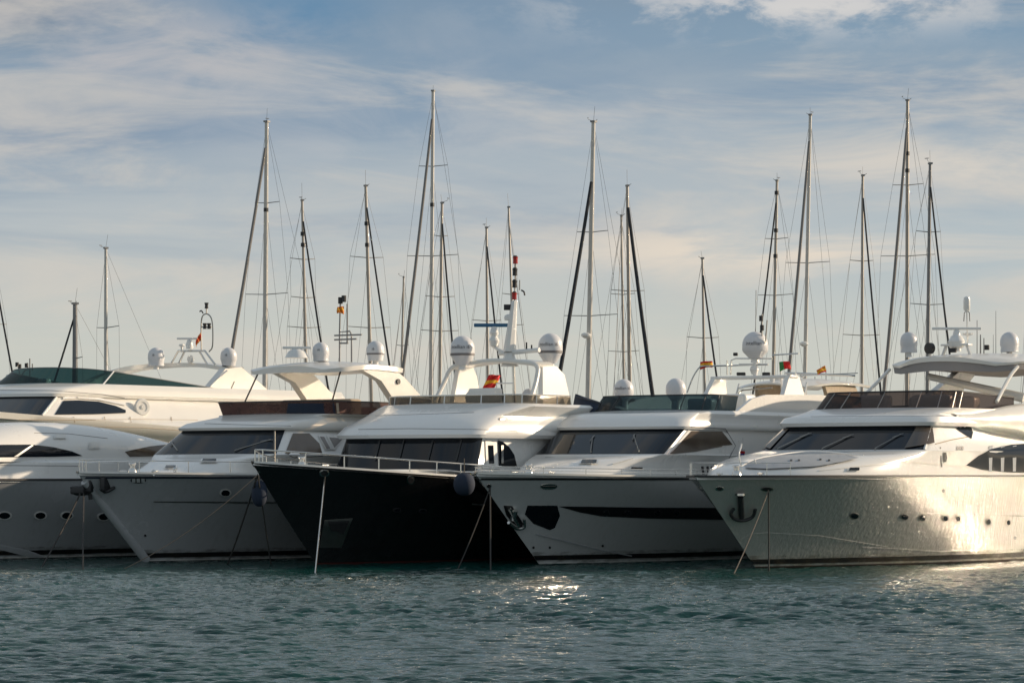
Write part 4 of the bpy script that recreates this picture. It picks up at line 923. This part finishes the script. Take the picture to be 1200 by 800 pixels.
for x in (905, 931, 940): Hy.mk('searchlight', lathe(NB(), [(.08, -.1), (.13, 0), (.1, .12)], Hy.P(x, 445 if x < 910 else 440, v=0), 10), 'gel')
Hy.mk('radome', lathe(NB(), [(.1, -.3), (.22, 0), (.18, .15), (.05, .2)], Hy.P(912, 444, v=-.4), 12), 'gel')
# ======================================================== boat behind the far left edge
Jy = Yacht('motor_yacht', *px3(-240, 555, 150).xy, 36, 'small cruiser stern with aerials at the far left edge behind the others', 'yacht', 'motor yachts in the row behind')
Jy.hull(17, 5.8, 3.2, 3.0, 3.0, 'hull', Ls=8)
lay = [(3.0, 6, 4.5, 2.4, 16, 2.6, 2.1), (5.2, 9, 2, 2.3, 16, 2.5, 2.4), (6.6, 11, 1.4, 2.2, 16, 2.4, 3)]
Jy.shell('deckhouse', lay, 'gel', sub=2, key='house')
bm = NB(); q = Jy.P(5, 447, v=1); box(bm, q, (1.6, 1.2, .14), 0, .03); box(bm, q - Vector((0, 0, .5)), (.9, .5, .9), 0, .1); Jy.mk('radar_platform', bm, 'gelw')
bm = NB(); box(bm, Jy.P(17, 450, v=1.6), (.8, .8, .8), 0, .15); box(bm, Jy.P(12, 446, v=1.6), (.4, .4, .7), 0, .1); Jy.mk('life_raft', bm, 'gelw')
def jm(x, y): return Jy.P(x, y, v=1.8)
Jy.tubes('aerial_frame', [[jm(22, 455), jm(24, 442), jm(21, 427)], [jm(24, 442), jm(29, 434), jm(33, 433), jm(32, 425)], [jm(35, 445), jm(35, 420)], [jm(38, 434), jm(38, 426)]], .035, 'alud')
for x, y in ((20, 427), (23, 429), (31, 428)): Jy.mk('navigation_light', lathe(NB(), [(.1, -.12), (.1, .12)], jm(x, y), 10), 'dark')
def hatch(Y, px, py, rx, ry, m='glass', keys=('house',), fm='gel'):
    pl = lambda k, o_=0: [(px - rx * k, py + ry * k), (px - rx * .8 * k, py - ry * k), (px + rx * k, py - ry * k), (px + rx * .9 * k, py + ry * k)]
    f = Y.decal('hatch', pl(1), fm, keys, .045, 1, False)
    if f: Y.decal('hatch_lid', pl(.78), m, keys, .06, 1, False, parent=f)
hatch(Ey, 690, 542, 12, 2.2); hatch(Ey, 745, 548, 9, 1.5); hatch(Cy, 245, 541, 11, 2.2); hatch(Cy, 200, 548, 8, 1.4); hatch(Fy, 1000, 550, 8, 1.5)
def seam(Y, pts, keys, wdt=.5, m='domeb', nm='panel_seam'):
    P_ = []
    for (x0, y0), (x1, y1) in zip(pts, pts[1:]):
        n = max(2, int(abs(x1 - x0) / 5) + 2)
        for i in range(n):
            q = i / n; h = Y.hit(x0 + (x1 - x0) * q, y0 + (y1 - y0) * q, keys)
            if h and (not P_ or (h[0] - P_[-1]).length < 2.5): P_.append(h[0])
    if len(P_) > 2: Y.mk(nm, tube(NB(), P_, .012 * wdt / .4, 5), m)
seam(Ay, [(0, 457), (60, 457.5), (120, 462), (180, 472)], ('roof',)); seam(Ay, [(165, 481), (220, 481.5), (290, 483)], ('leg', 'roof'), .6, 'beige')
seam(Ay, [(0, 491.5), (90, 492), (160, 491), (236, 492)], ('wing', 'house'), .5, 'beige'); seam(Ay, [(0, 500), (90, 499), (170, 501), (236, 506)], ('wing', 'house'), .4, 'beige')
for x in (86, 122, 152, 200): Ay.decal('panel_seam', [(x, 488.5), (x + .8, 488.5), (x + 2, 495), (x + 1.2, 495)], 'beige', ('wing', 'house', 'roof'), .008, 1, False)
seam(By, [(0, 545), (70, 545.5), (98, 546)], ('coaming',), .4, 'domeb'); seam(By, [(40, 507), (80, 508), (130, 514)], ('house',), .4, 'domeb')
hatch(By, 70, 512, 8, 2.5, 'gelw', ('house',)); hatch(By, 110, 522, 7, 4, 'gelw', ('house',))
seam(Ey, [(810, 500), (850, 502), (862, 522), (850, 545)], ('house', 'roof'), .5); seam(Ey, [(870, 500), (871, 540)], ('house', 'roof'), .5)
seam(Cy, [(240, 496), (300, 498), (345, 499)], ('roof',), .35); seam(Dy, [(420, 503), (480, 502), (560, 503), (610, 505)], ('roof', 'wing'), .4)
seam(Dy, [(440, 487), (500, 485), (560, 483)], ('roof',), .35); seam(Fy, [(950, 488), (1040, 487), (1110, 488)], ('roof',), .35)
seam(Fy, [(1096, 520), (1115, 515), (1138, 511)], ('house',), .6, 'beige')
for Y, u_, s_ in ((Ey, 2.6, 1), (Cy, 2.4, 1), (Dy, 2.2, 1), (Fy, 2.0, 1)):
    bm = lathe(NB(), [(.16, 0), (.14, .12), (.09, .18), (.09, .26), (.14, .32), (.12, .36)], (.25, u_, Y.zs(u_)), 14); Y.mk('windlass', bm, 'steel')
    for sx in (-1, 1):
        bm = NB(); c_ = Vector((sx * .75, u_ + .6, Y.zs(u_) + .08)); tube(bm, [c_ - Vector((0, .16, 0)), c_ + Vector((0, .16, 0))], .025); tube(bm, [c_ - Vector((0, .05, .1)), c_ - Vector((0, .05, 0))], .025); tube(bm, [c_ + Vector((0, .05, -.1)), c_ + Vector((0, .05, 0))], .025); Y.mk('cleat', bm, 'steel')
# ======================================================== canvas, tender, flags, ropes, fenders
tp = Dy.W(Dy.P(692, 478, v=1.5)); tp = px3(690, 478, 103.5)
tender = bpy.data.objects.new('tender', None); C.objects.link(tender); tender.location = tp; tender.rotation_euler = (R(4), R(12), R(-30)); tag(tender, 'navy canvas covered tender hoisted between the black and striped yachts', 'dinghy')
bm = NB(); G_ = []
for i in range(15):
    t = i / 14; x = -.62 + 2.2 * t; wd = .42 * (1 - (1 - min(1, t * 2.5)) ** 2) + .05; hh = .40 * (1 - t * .45)
    G_.append([Vector((x, wd * math.cos(a), (hh if math.sin(a) > 0 else .42 * (1 - t * .7)) * math.sin(a) - .05 * t)) for a in [k * math.pi / 8 for k in range(17)]])
grid_faces(bm, G_); cvr = mk('canvas_cover', bm, 'navy', tender)
bm = NB(); tube(bm, curve([(-.1, -.1, -.1), (.25, -.15, -.2), (.4, -.12, -.45), (.5, -.1, -.62)]), .16, 10, .12); mk('outboard_cover', bm, 'navy', tender)
bm = NB(); tube(bm, [(-.4, -.3, .33), (.5, -.25, .3), (1.5, -.1, .0)], .02); mk('lashing', bm, 'dark', tender)
mk('cradle', tube(NB(), [(.2, 0, -.4), (.3, 0, -1.4)], .09, 8), 'dsteel', tender)
# canvas cover on the black yacht's side deck
h = Dy.P(550, 549, v=2.2); bm = NB(); rnd = random.Random(3)
pr = [(.38, -.05), (.42, .3), (.34, .62), (.2, .8), (.08, .9)]
lathe(bm, pr, (0, 0, 0), 14)
for v in bm.verts:
    k = 1 + rnd.uniform(-.14, .14); v.co.x *= k * 1.15; v.co.y *= k; v.co.z += rnd.uniform(-.05, .05) + .12 * v.co.x
o = mk('winch_cover', bm, 'beige', sharp=25); o.location = Dy.W(Vector((2.15, h.y, 2.95))); tag(o, 'crumpled beige canvas cover on side deck of the black hulled yacht', 'cover')
def fender(px, py, y, r, ln, label):
    t = bpy.data.objects.new('fender', None); C.objects.link(t); t.location = px3(px, py, y); tag(t, label, 'fender', None)
    mk('body', lathe(NB(), [(max(.04, r * math.sin(a_) ** .8), -ln * math.cos(a_)) for a_ in [math.pi * k / 14 for k in range(15)]], (0, 0, 0), 22), 'navy', t); mk('lanyard', tube(NB(), [(0, 0, ln), (0, .05, ln + .45)], .018), 'rope', t)
fender(544, 567, 91.5, .34, .36, 'round navy fender between black hull and striped yacht bow'); fender(304, 578, 93.5, .26, .42, 'navy fender hanging under the black bow')
dirw = lambda a: Vector((math.cos(a), math.sin(a), 0))
q = gm(822, 423); flag('flag', Gy.W(gm(820.5, 424)), dirw(-.2) * .55 + Vector((0, 0, .10)), (0, 0, -.36), ES, 'red and yellow striped flag at the left tip of the curved aerial pole', seed=1)
flag('flag', Gy.W(gv(913, 424, .5)), dirw(-.3) * .50 + Vector((0, 0, .08)), (0.03, 0, -.44), PT, 'red and green flag on white staff behind the rightmost yacht windscreen', True, seed=2)
flag('flag', Hy.W(Hy.P(967, 428, v=1.4)), dirw(math.pi + .2) * .45 + Vector((0, 0, -.2)), (0.05, 0, -.32), [(.4, 3), (.7, 1), (1, 0)], 'orange and red flag at far end of the thin horizontal bar', seed=3)
flag('flag', Dy.W(dm(573, 439)), dirw(-.2) * .42 + Vector((0, 0, .02)), (-.30, 0, -.62), [(.35, 0), (.62, 1), (1, 0)], 'red and yellow flag drooping under the arch of the black yacht', seed=4)
flag('flag', Cy.W(cm(403, 359)), dirw(math.pi + .2) * .26, (0.0, 0, -.3), [(.25, 3), (.5, 1), (1, 3)], 'small orange flag on the light frame above the cream hardtop', seed=5)
flag('flag', Ay.W(am(236, 388, ym)), dirw(math.pi + .3) * .25 + Vector((0, 0, -.35)), (0, 0, -.42), [(.3, 3), (.6, 0), (1, 3)], 'small orange flag beside the radar bar of the leftmost arch', seed=6)
flag('flag', Ey.W(Ey.P(866, 525, v=2.6)), dirw(-.2) * .2, (0, 0, -.3), [(.4, 5), (.7, 0), (1, 4)], 'tiny white red and blue pennant by the striped yacht side window', seed=7)
MR = 'mooring ropes from the bows into the water'
rope('mooring_rope', Fy.W(hp(Fy, 900, 573, .05)), water_at(859, 672), .022, 'rope', 'slack rope slanting from the rightmost bow to the water', .09, 'rope', MR)
rope('mooring_rope', Fy.W(hp(Fy, 900, 573, .05)), water_at(901, 669), .022, 'roped', 'dark rope dropping straight from the rightmost bow', 0, 'rope', MR)
rope('mooring_chain', Dy.W(hp(Dy, 380, 556, .08)), water_at(369, 672), .028, 'steel', 'bright steel chain running down the black bow', 0, 'chain')
rope('mooring_rope', Dy.W(hp(Dy, 302, 556, .06)), water_at(266, 661), .03, 'roped', 'dark rope from the black bow slanting left', .08, 'rope', MR)
rope('mooring_rope', Dy.W(hp(Dy, 302, 556, .06)), water_at(318, 662), .025, 'roped', 'dark rope hanging almost straight under the black bow', 0, 'rope', MR)
rope('mooring_rope', Dy.W(hp(Dy, 302, 556, .06)), water_at(142, 666), .016, 'rope', 'long pale rope crossing in front of the shaded hull from the black bow', .25, 'rope', MR)
rope('mooring_rope', Cy.W(Cy.P(94, 578, v=-.1)), water_at(48, 664), .03, 'roped', 'dark rope slanting left from the anchor of the cream hardtop yacht', .07, 'rope', MR)
rope('mooring_rope', Cy.W(Cy.P(98, 578, v=0)), water_at(97, 668), .025, 'roped', 'dark rope hanging straight from the anchor of the cream hardtop yacht', 0, 'rope', MR)
rope('mooring_rope', Ey.W(hp(Ey, 574, 570, .05)), water_at(575, 668), .025, 'roped', 'dark rope hanging straight from the striped yacht bow', 0, 'rope', MR)
rope('mooring_rope', Ey.W(hp(Ey, 574, 570, .05)), water_at(536, 666), .022, 'roped', 'faint rope slanting from the striped yacht bow across the black hull', .08, 'rope', MR)
# ======================================================== sailing boats behind
SB = 'sailing boats moored in the rows behind'
def sailboat(label, Y, xt, yt, xb, yb, rad, spr, hst=None, furl='wire', m='alu', bst=None, radar=None, steps=None, Lh=None):
    """mast from pixel (xt,yt) to (xb,yb) at depth Y; spr = [(row, half width px)]; hst/bst = foot pixel (x,y) of the fore/back stay"""
    top = px3(xt, yt, Y); bot = px3(xb, yb, Y); d = (top - bot) / (top.z - bot.z); foot = bot + d * (1.3 - bot.z)
    H = top.z; L = Lh or max(9, H * .72); k = Y / F
    sgn = -1 if hst and hst[0] < xb else (1 if hst else -1)
    # heading so the forestay foot lands where the photo shows it
    if hst:
        t = (HZ + 1.0 * F / Y * 0 - yt) / (hst[1] - yt); fx = (xt + (hst[0] - xt) * t - (xb)) * k
    else: fx = sgn * 3.0
    J = max(L * .36, abs(fx) * 1.05); sn = max(-.98, min(.98, fx / J)); ang = math.asin(sn)  # bow direction (sin, -cos)
    root = bpy.data.objects.new('sailing_boat', None); C.objects.link(root); root.location = (foot.x, foot.y, 0); root.rotation_euler = (0, 0, ang); tag(root, label, 'sailing boat', SB)
    inv = (Matrix.Translation(root.location) @ Matrix.Rotation(ang, 4, 'Z')).inverted()
    def Lc(p): return inv @ Vector(p)
    # hull, bow toward -y
    bm = NB(); rows = []
    hb = L * .145
    for i in range(15):
        t = i / 14; y = -J * 1.08 + L * t; ww = hb * (1 - (1 - min(1, t * 1.9)) ** 2) * (1 - .25 * max(0, t - .5) * 2) + .02; sh = 1.35 - .25 * t
        rows.append([Vector((-ww, y, sh)), Vector((-ww * .95, y + .3 * (1 - t), .5)), Vector((-ww * .6, y + .7 * (1 - t), -.1)), Vector((0, y + .9 * (1 - t), -.3)), Vector((ww * .6, y + .7 * (1 - t), -.1)), Vector((ww * .95, y + .3 * (1 - t), .5)), Vector((ww, y, sh)), Vector((ww * .5, y, sh + .06)), Vector((0, y, sh + .08)), Vector((-ww * .5, y, sh + .06)), Vector((-ww, y, sh))])
    V = grid_faces(bm, rows); bm.faces.new([v for v in V[-1][:-1]]); bmesh.ops.remove_doubles(bm, verts=bm.verts, dist=.004); mk('hull', bm, 'gel', root)
    bm = NB(); box(bm, (0, L * .12, 1.5), (hb * 1.1, L * .33, .5), 0, .15); mk('coachroof', bm, 'gelw', root)
    tl, fl = Lc(top), Lc(foot)
    ms = mk('mast', tube(NB(), [fl, fl.lerp(tl, .75), tl], rad * .88, 10, rad * .62), m, root)
    bm = NB(); box(bm, (0, L * .17, 2.45), (.14, L * .34, .2)); mk('boom', bm, m, root); mk('sail_cover', tube(NB(), [(0, .1, 2.65), (0, L * .17, 2.75), (0, L * .33, 2.62)], .17, 8, .1), 'navy', root)
    def at(y, off=0.): 
        t = (yt - y) / (yt - yb); p = top.lerp(bot, t); return Lc(p)
    wires = []; prev = []
    wd_all = []
    for (y, hw) in spr:
        p = at(y); wm = min(hw * k / max(.35, math.cos(ang)), 2.6); bm = NB()
        for sx in (-1, 1):
            sp = NB(); tube(sp, [p, p + Vector((sx * wm, .12, .06))], .028, 6, .02); mk('spreader', sp, m if m != 'aluw' else 'alud', root)
        wd_all.append((p, wm)); bm.free()
    for sx in (-1, 1):
        pts = [tl - Vector((0, 0, .2))] + [p + Vector((sx * wm, .12, .06)) for p, wm in wd_all] + [Vector((sx * hb * .85, .15, 1.3))]; wires.append(pts)
        for p, wm in wd_all: wires.append([p - Vector((0, 0, .05)), (Vector((sx * hb * .8, .5, 1.3)))])
    for q_, dx in ((.97, .12), (.92, -.14), (.6, .18)): wires.append([fl.lerp(tl, q_), fl + Vector((dx, .25, .6))])
    # backstay
    bs = Lc(px3(bst[0], bst[1], Y)) if bst else None
    wires.append([tl, Vector((0, L - J * 1.05, 1.3))])
    bm = NB()
    for l in wires: tube(bm, l, .0075, 4)
    mk('shroud', bm, 'wire', root)
    if hst:
        h0 = tl.lerp(fl, .05 if furl != 'navy_low' else .14); f0 = Vector((0, -J * 1.02, 1.5))
        if furl == 'wire': mk('forestay', tube(NB(), [h0, f0], .018, 5), 'wire', root)
        else:
            mm, rr_ = {'sail': ('sail', .115), 'sailg': ('sailg', .10), 'thin': ('sail', .06), 'navy_low': ('sail', .115)}[furl]
            sag = Vector((0, .15, 0)); pts = [h0.lerp(f0, q) + sag * math.sin(math.pi * q) for q in (.02, .2, .4, .6, .8, .97)]
            bm = tube(NB(), pts, rr_ * .75, 8, rr_ * 1.1); mk('furled_sail', bm, mm, root)
    # masthead gear
    rn = random.Random(label); g = rn.uniform(.35, .75); sd_ = rn.choice((-1, 1)); bm = NB(); tube(bm, [tl, tl + Vector((sd_ * .03, .1, rn.uniform(.3, .95)))], .009, 4)
    if rn.random() < .8: tube(bm, [tl + Vector((0, 0, .03)), tl + Vector((-sd_ * .35 * g, -.2, .2 * g)), tl + Vector((-sd_ * .4 * g, -.2, .4 * g))], .011, 4); tube(bm, [tl + Vector((-sd_ * .3 * g, -.3, .36 * g)), tl + Vector((-sd_ * .5 * g, -.1, .36 * g))], .02, 5)
    if rn.random() < .5: tube(bm, [tl + Vector((sd_ * .05, 0, .0)), tl + Vector((sd_ * .22, 0, .12))], .014, 4)
    box(bm, tl + Vector((.01, 0, .02)), (rad * rn.uniform(1.2, 1.6), rad * 1.8, .09))
    mk('masthead_gear', bm, 'alud', root)
    if radar:
        p = at(radar); mk('radar', lathe(NB(), [(.08, -.12), (.25, 0), (.25, .1), (.12, .17)], p + Vector((0, -.38, 0)), 14), 'gel', root); mk('radar_bracket', tube(NB(), [p, p + Vector((0, -.3, -.05))], .04), 'alud', root)
    for y in (steps or []): mk('mast_light', lathe(NB(), [(.13, -.1), (.13, .1)], at(y), 8), 'dark', root)
    return root
sailboat('sailing boat with only its raked stays in view at the left picture edge', 168, -22, 215, -14, 440, .1, [(380, 22)], (28, 450), 'thin')
sailboat('short grey mast with dark stay slanting left beside the thin tall leftmost mast', 140, 88, 356, 88, 440, .17, [(420, 8)], (60, 436), 'thin', 'alud')
sailboat('single slender pale mast with one spreader left of the small arch yacht', 148, 124, 291, 124, 440, .12, [(384, 16)], None, m='aluw')
sailboat('tall thick white mast left of centre with dark furled sail slanting left', 152, 312.5, 143, 310.5, 425, .16, [(238, 15), (345, 26)], (275, 405), 'sailg', 'aluw', steps=[246])
sailboat('mast with three spreaders and dark stays fanning right above the cream hardtop', 150, 354, 235, 358.5, 425, .1, [(304, 14), (349, 14), (384, 19)], (383, 410), 'thin', steps=[274, 287])
sailboat('mast with two dark collars right of the cream hardtop dome', 155, 428.5, 218, 434, 425, .12, [(302, 19), (384, 25)], (460, 425), 'thin', steps=[262, 287])
sailboat('smallest thin mast just left of the thick dark furled sail', 165, 473, 325, 471, 410, .08, [(405, 7)], (463, 420), 'wire')
sailboat('tallest mast left of centre with thick dark furled sail slanting left', 160, 507.5, 107, 505, 440, .14, [(195, 17), (300, 30)], (472, 445), 'sailg', 'aluw', steps=[240])
sailboat('slim mast with three spreaders right beside the tallest mast', 150, 518, 238, 515.5, 440, .11, [(277, 8), (348, 17), (388, 22)], (538, 430), 'thin')
sailboat('mast left of the black yacht blue radar bar', 158, 570, 267, 571.5, 440, .1, [(376, 17)], (588, 430), 'thin')
sailboat('mast directly behind the red and black lamp stack', 162, 596, 243, 602, 430, .09, [(345, 10), (381, 14)], (617, 430), 'wire')
sailboat('thick white mast with black furled sail slanting left and radar dome low down', 150, 695.5, 143, 689, 470, .17, [(272, 18), (370, 31)], (656, 395), 'navy_low', 'aluw', radar=394)
sailboat('mast behind the paired masts right of centre, slightly shorter one', 165, 728, 253, 731, 450, .09, [(345, 14), (412, 18)], (716, 440), 'wire')
sailboat('mast with dark furled sail slanting right, taller of the close pair', 150, 735, 218, 738, 450, .12, [(341, 20)], (763, 452), 'sail')
sailboat('short mast alone right of centre with dark furled sail slanting right', 150, 823, 303, 825.5, 440, .09, [(396, 19)], (840, 445), 'thin')
sailboat('mast with dark stays slanting left behind the big dome', 163, 910.5, 212, 906.5, 420, .12, [(280, 13), (346, 20)], (884, 400), 'thin', steps=[226, 270, 300])
sailboat('tall white mast right of the big dome with radar above the flags', 166, 949.5, 135, 943, 450, .14, [(308, 25)], (918, 420), 'sailg', 'aluw', radar=404)
sailboat('plain mast with wind vanes between the two tallest right masts', 155, 1011, 206, 1010, 460, .11, [(306, 14), (393, 22)], (1025, 445), 'thin')
sailboat('tallest mast on the right with two wide spreaders', 160, 1063.5, 118, 1063, 400, .14, [(217, 17), (300, 30)], (1024, 440), 'sailg', steps=[180, 200])
sailboat('rightmost mast in view with two spreaders behind the hardtop radar', 150, 1090, 192, 1087, 430, .12, [(272, 15), (357, 21)], (1108, 410), 'thin', 'alud')
sailboat('sailing boat outside the right edge with one stay in view', 155, 1222, 200, 1222, 440, .1, [(300, 15)], (1188, 430), 'wire')
# ======================================================== quay and water
bm = NB(); box(bm, (0, 182.0, .3), (260, 1.6, 1.6), 0, .03); tag(mk('pontoon', bm, 'conc'), kind='structure')
def water():
    m = bpy.data.materials.new('harbour_water'); m.use_nodes = True; t = m.node_tree; b = t.nodes['Principled BSDF']
    b.inputs['Base Color'].default_value = (.006, .044, .038, 1); b.inputs['Roughness'].default_value = .08; b.inputs['IOR'].default_value = 1.333
    tcn = t.nodes.new('ShaderNodeTexCoord'); mp = t.nodes.new('ShaderNodeMapping'); mp.inputs['Scale'].default_value = (.6, 1.5, 1); t.links.new(tcn.outputs['Object'], mp.inputs[0])
    prev = None
    for sc_, dist in ((2.2, .045), (6.0, .024), (16., .007)):
        n = t.nodes.new('ShaderNodeTexNoise'); n.inputs['Scale'].default_value = sc_; n.inputs['Detail'].default_value = 3; n.inputs['Distortion'].default_value = .4; t.links.new(mp.outputs[0], n.inputs['Vector'])
        bp = t.nodes.new('ShaderNodeBump'); bp.inputs['Strength'].default_value = 1; bp.inputs['Distance'].default_value = dist; t.links.new(n.outputs[0], bp.inputs['Height'])
        if prev: t.links.new(prev, bp.inputs['Normal'])
        prev = bp.outputs[0]
    t.links.new(prev, b.inputs['Normal'])
    ys = [-3000, -300, -40, 10, 30, 38]; y = 38
    while y < 104: y += .045 * (y / 40) ** 1.5; ys.append(y)
    ys += [110, 125, 160, 300, 900, 3000, 9000]
    tsx = [-60, -8, -2.5, -1.35] + list(np.linspace(-1.1, 1.1, 900)) + [1.35, 2.5, 8, 60]
    ys = np.array(ys); tsx = np.array(tsx); wd = np.where(ys < 104, np.maximum(.2 * ys + 2, 9), .2 * ys + 2); X = tsx[None, :] * wd[:, None]; Yg = np.repeat(ys[:, None], len(tsx), 1)
    far = np.clip((Yg - 37) / 4, 0, 1) * np.clip((108 - Yg) / 5, 0, 1) * np.clip((1.12 - np.abs(tsx)[None, :]) / .1, 0, 1)
    rg = np.random.RandomState(4); Z = np.zeros_like(X); wx = X + .35 * np.sin(Yg * .7 + 1) + .3 * np.sin(Yg * .31 + X * .4); wyy = Yg + .3 * np.sin(X * .9) + .25 * np.sin(X * .37 + Yg * .5)
    for i in range(84):
        lam = .17 * (6 ** rg.rand()); th = rg.normal(-1.5, .40); kk = 2 * np.pi / lam; ph = rg.rand() * 6.28; amp = .0118 * lam ** .92 * (.6 + .8 * rg.rand())
        s_ = np.sin(kk * (wx * np.cos(th) + wyy * np.sin(th)) + ph); Z += amp * (s_ + .25 * np.cos(2 * (kk * (wx * np.cos(th) + wyy * np.sin(th)) + ph)))
    gust = .75 + .35 * np.sin(X * .13 + 1) * np.sin(Yg * .21 + .6) 
    Z *= far * WAVE * gust * (1 - .45 * np.clip((Yg - 82) / 9, 0, 1))
    nyy, nx = X.shape; co = np.stack([X, Yg, Z], -1).reshape(-1, 3).astype(np.float32)
    idx = np.arange(nyy * nx).reshape(nyy, nx); fc = np.stack([idx[:-1, :-1], idx[:-1, 1:], idx[1:, 1:], idx[1:, :-1]], -1).reshape(-1, 4).astype(np.int32)
    me = bpy.data.meshes.new('water'); me.vertices.add(len(co)); me.vertices.foreach_set('co', co.ravel()); me.loops.add(fc.size); me.loops.foreach_set('vertex_index', fc.ravel()); me.polygons.add(len(fc))
    me.polygons.foreach_set('loop_start', np.arange(0, fc.size, 4, dtype=np.int32)); me.polygons.foreach_set('loop_total', np.full(len(fc), 4, dtype=np.int32)); me.update(calc_edges=True); me.polygons.foreach_set('use_smooth', np.ones(len(fc), dtype=bool)); me.materials.append(m)
    o = bpy.data.objects.new('water', me); C.objects.link(o); tag(o, kind='structure')
WAVE = 0.72
water()
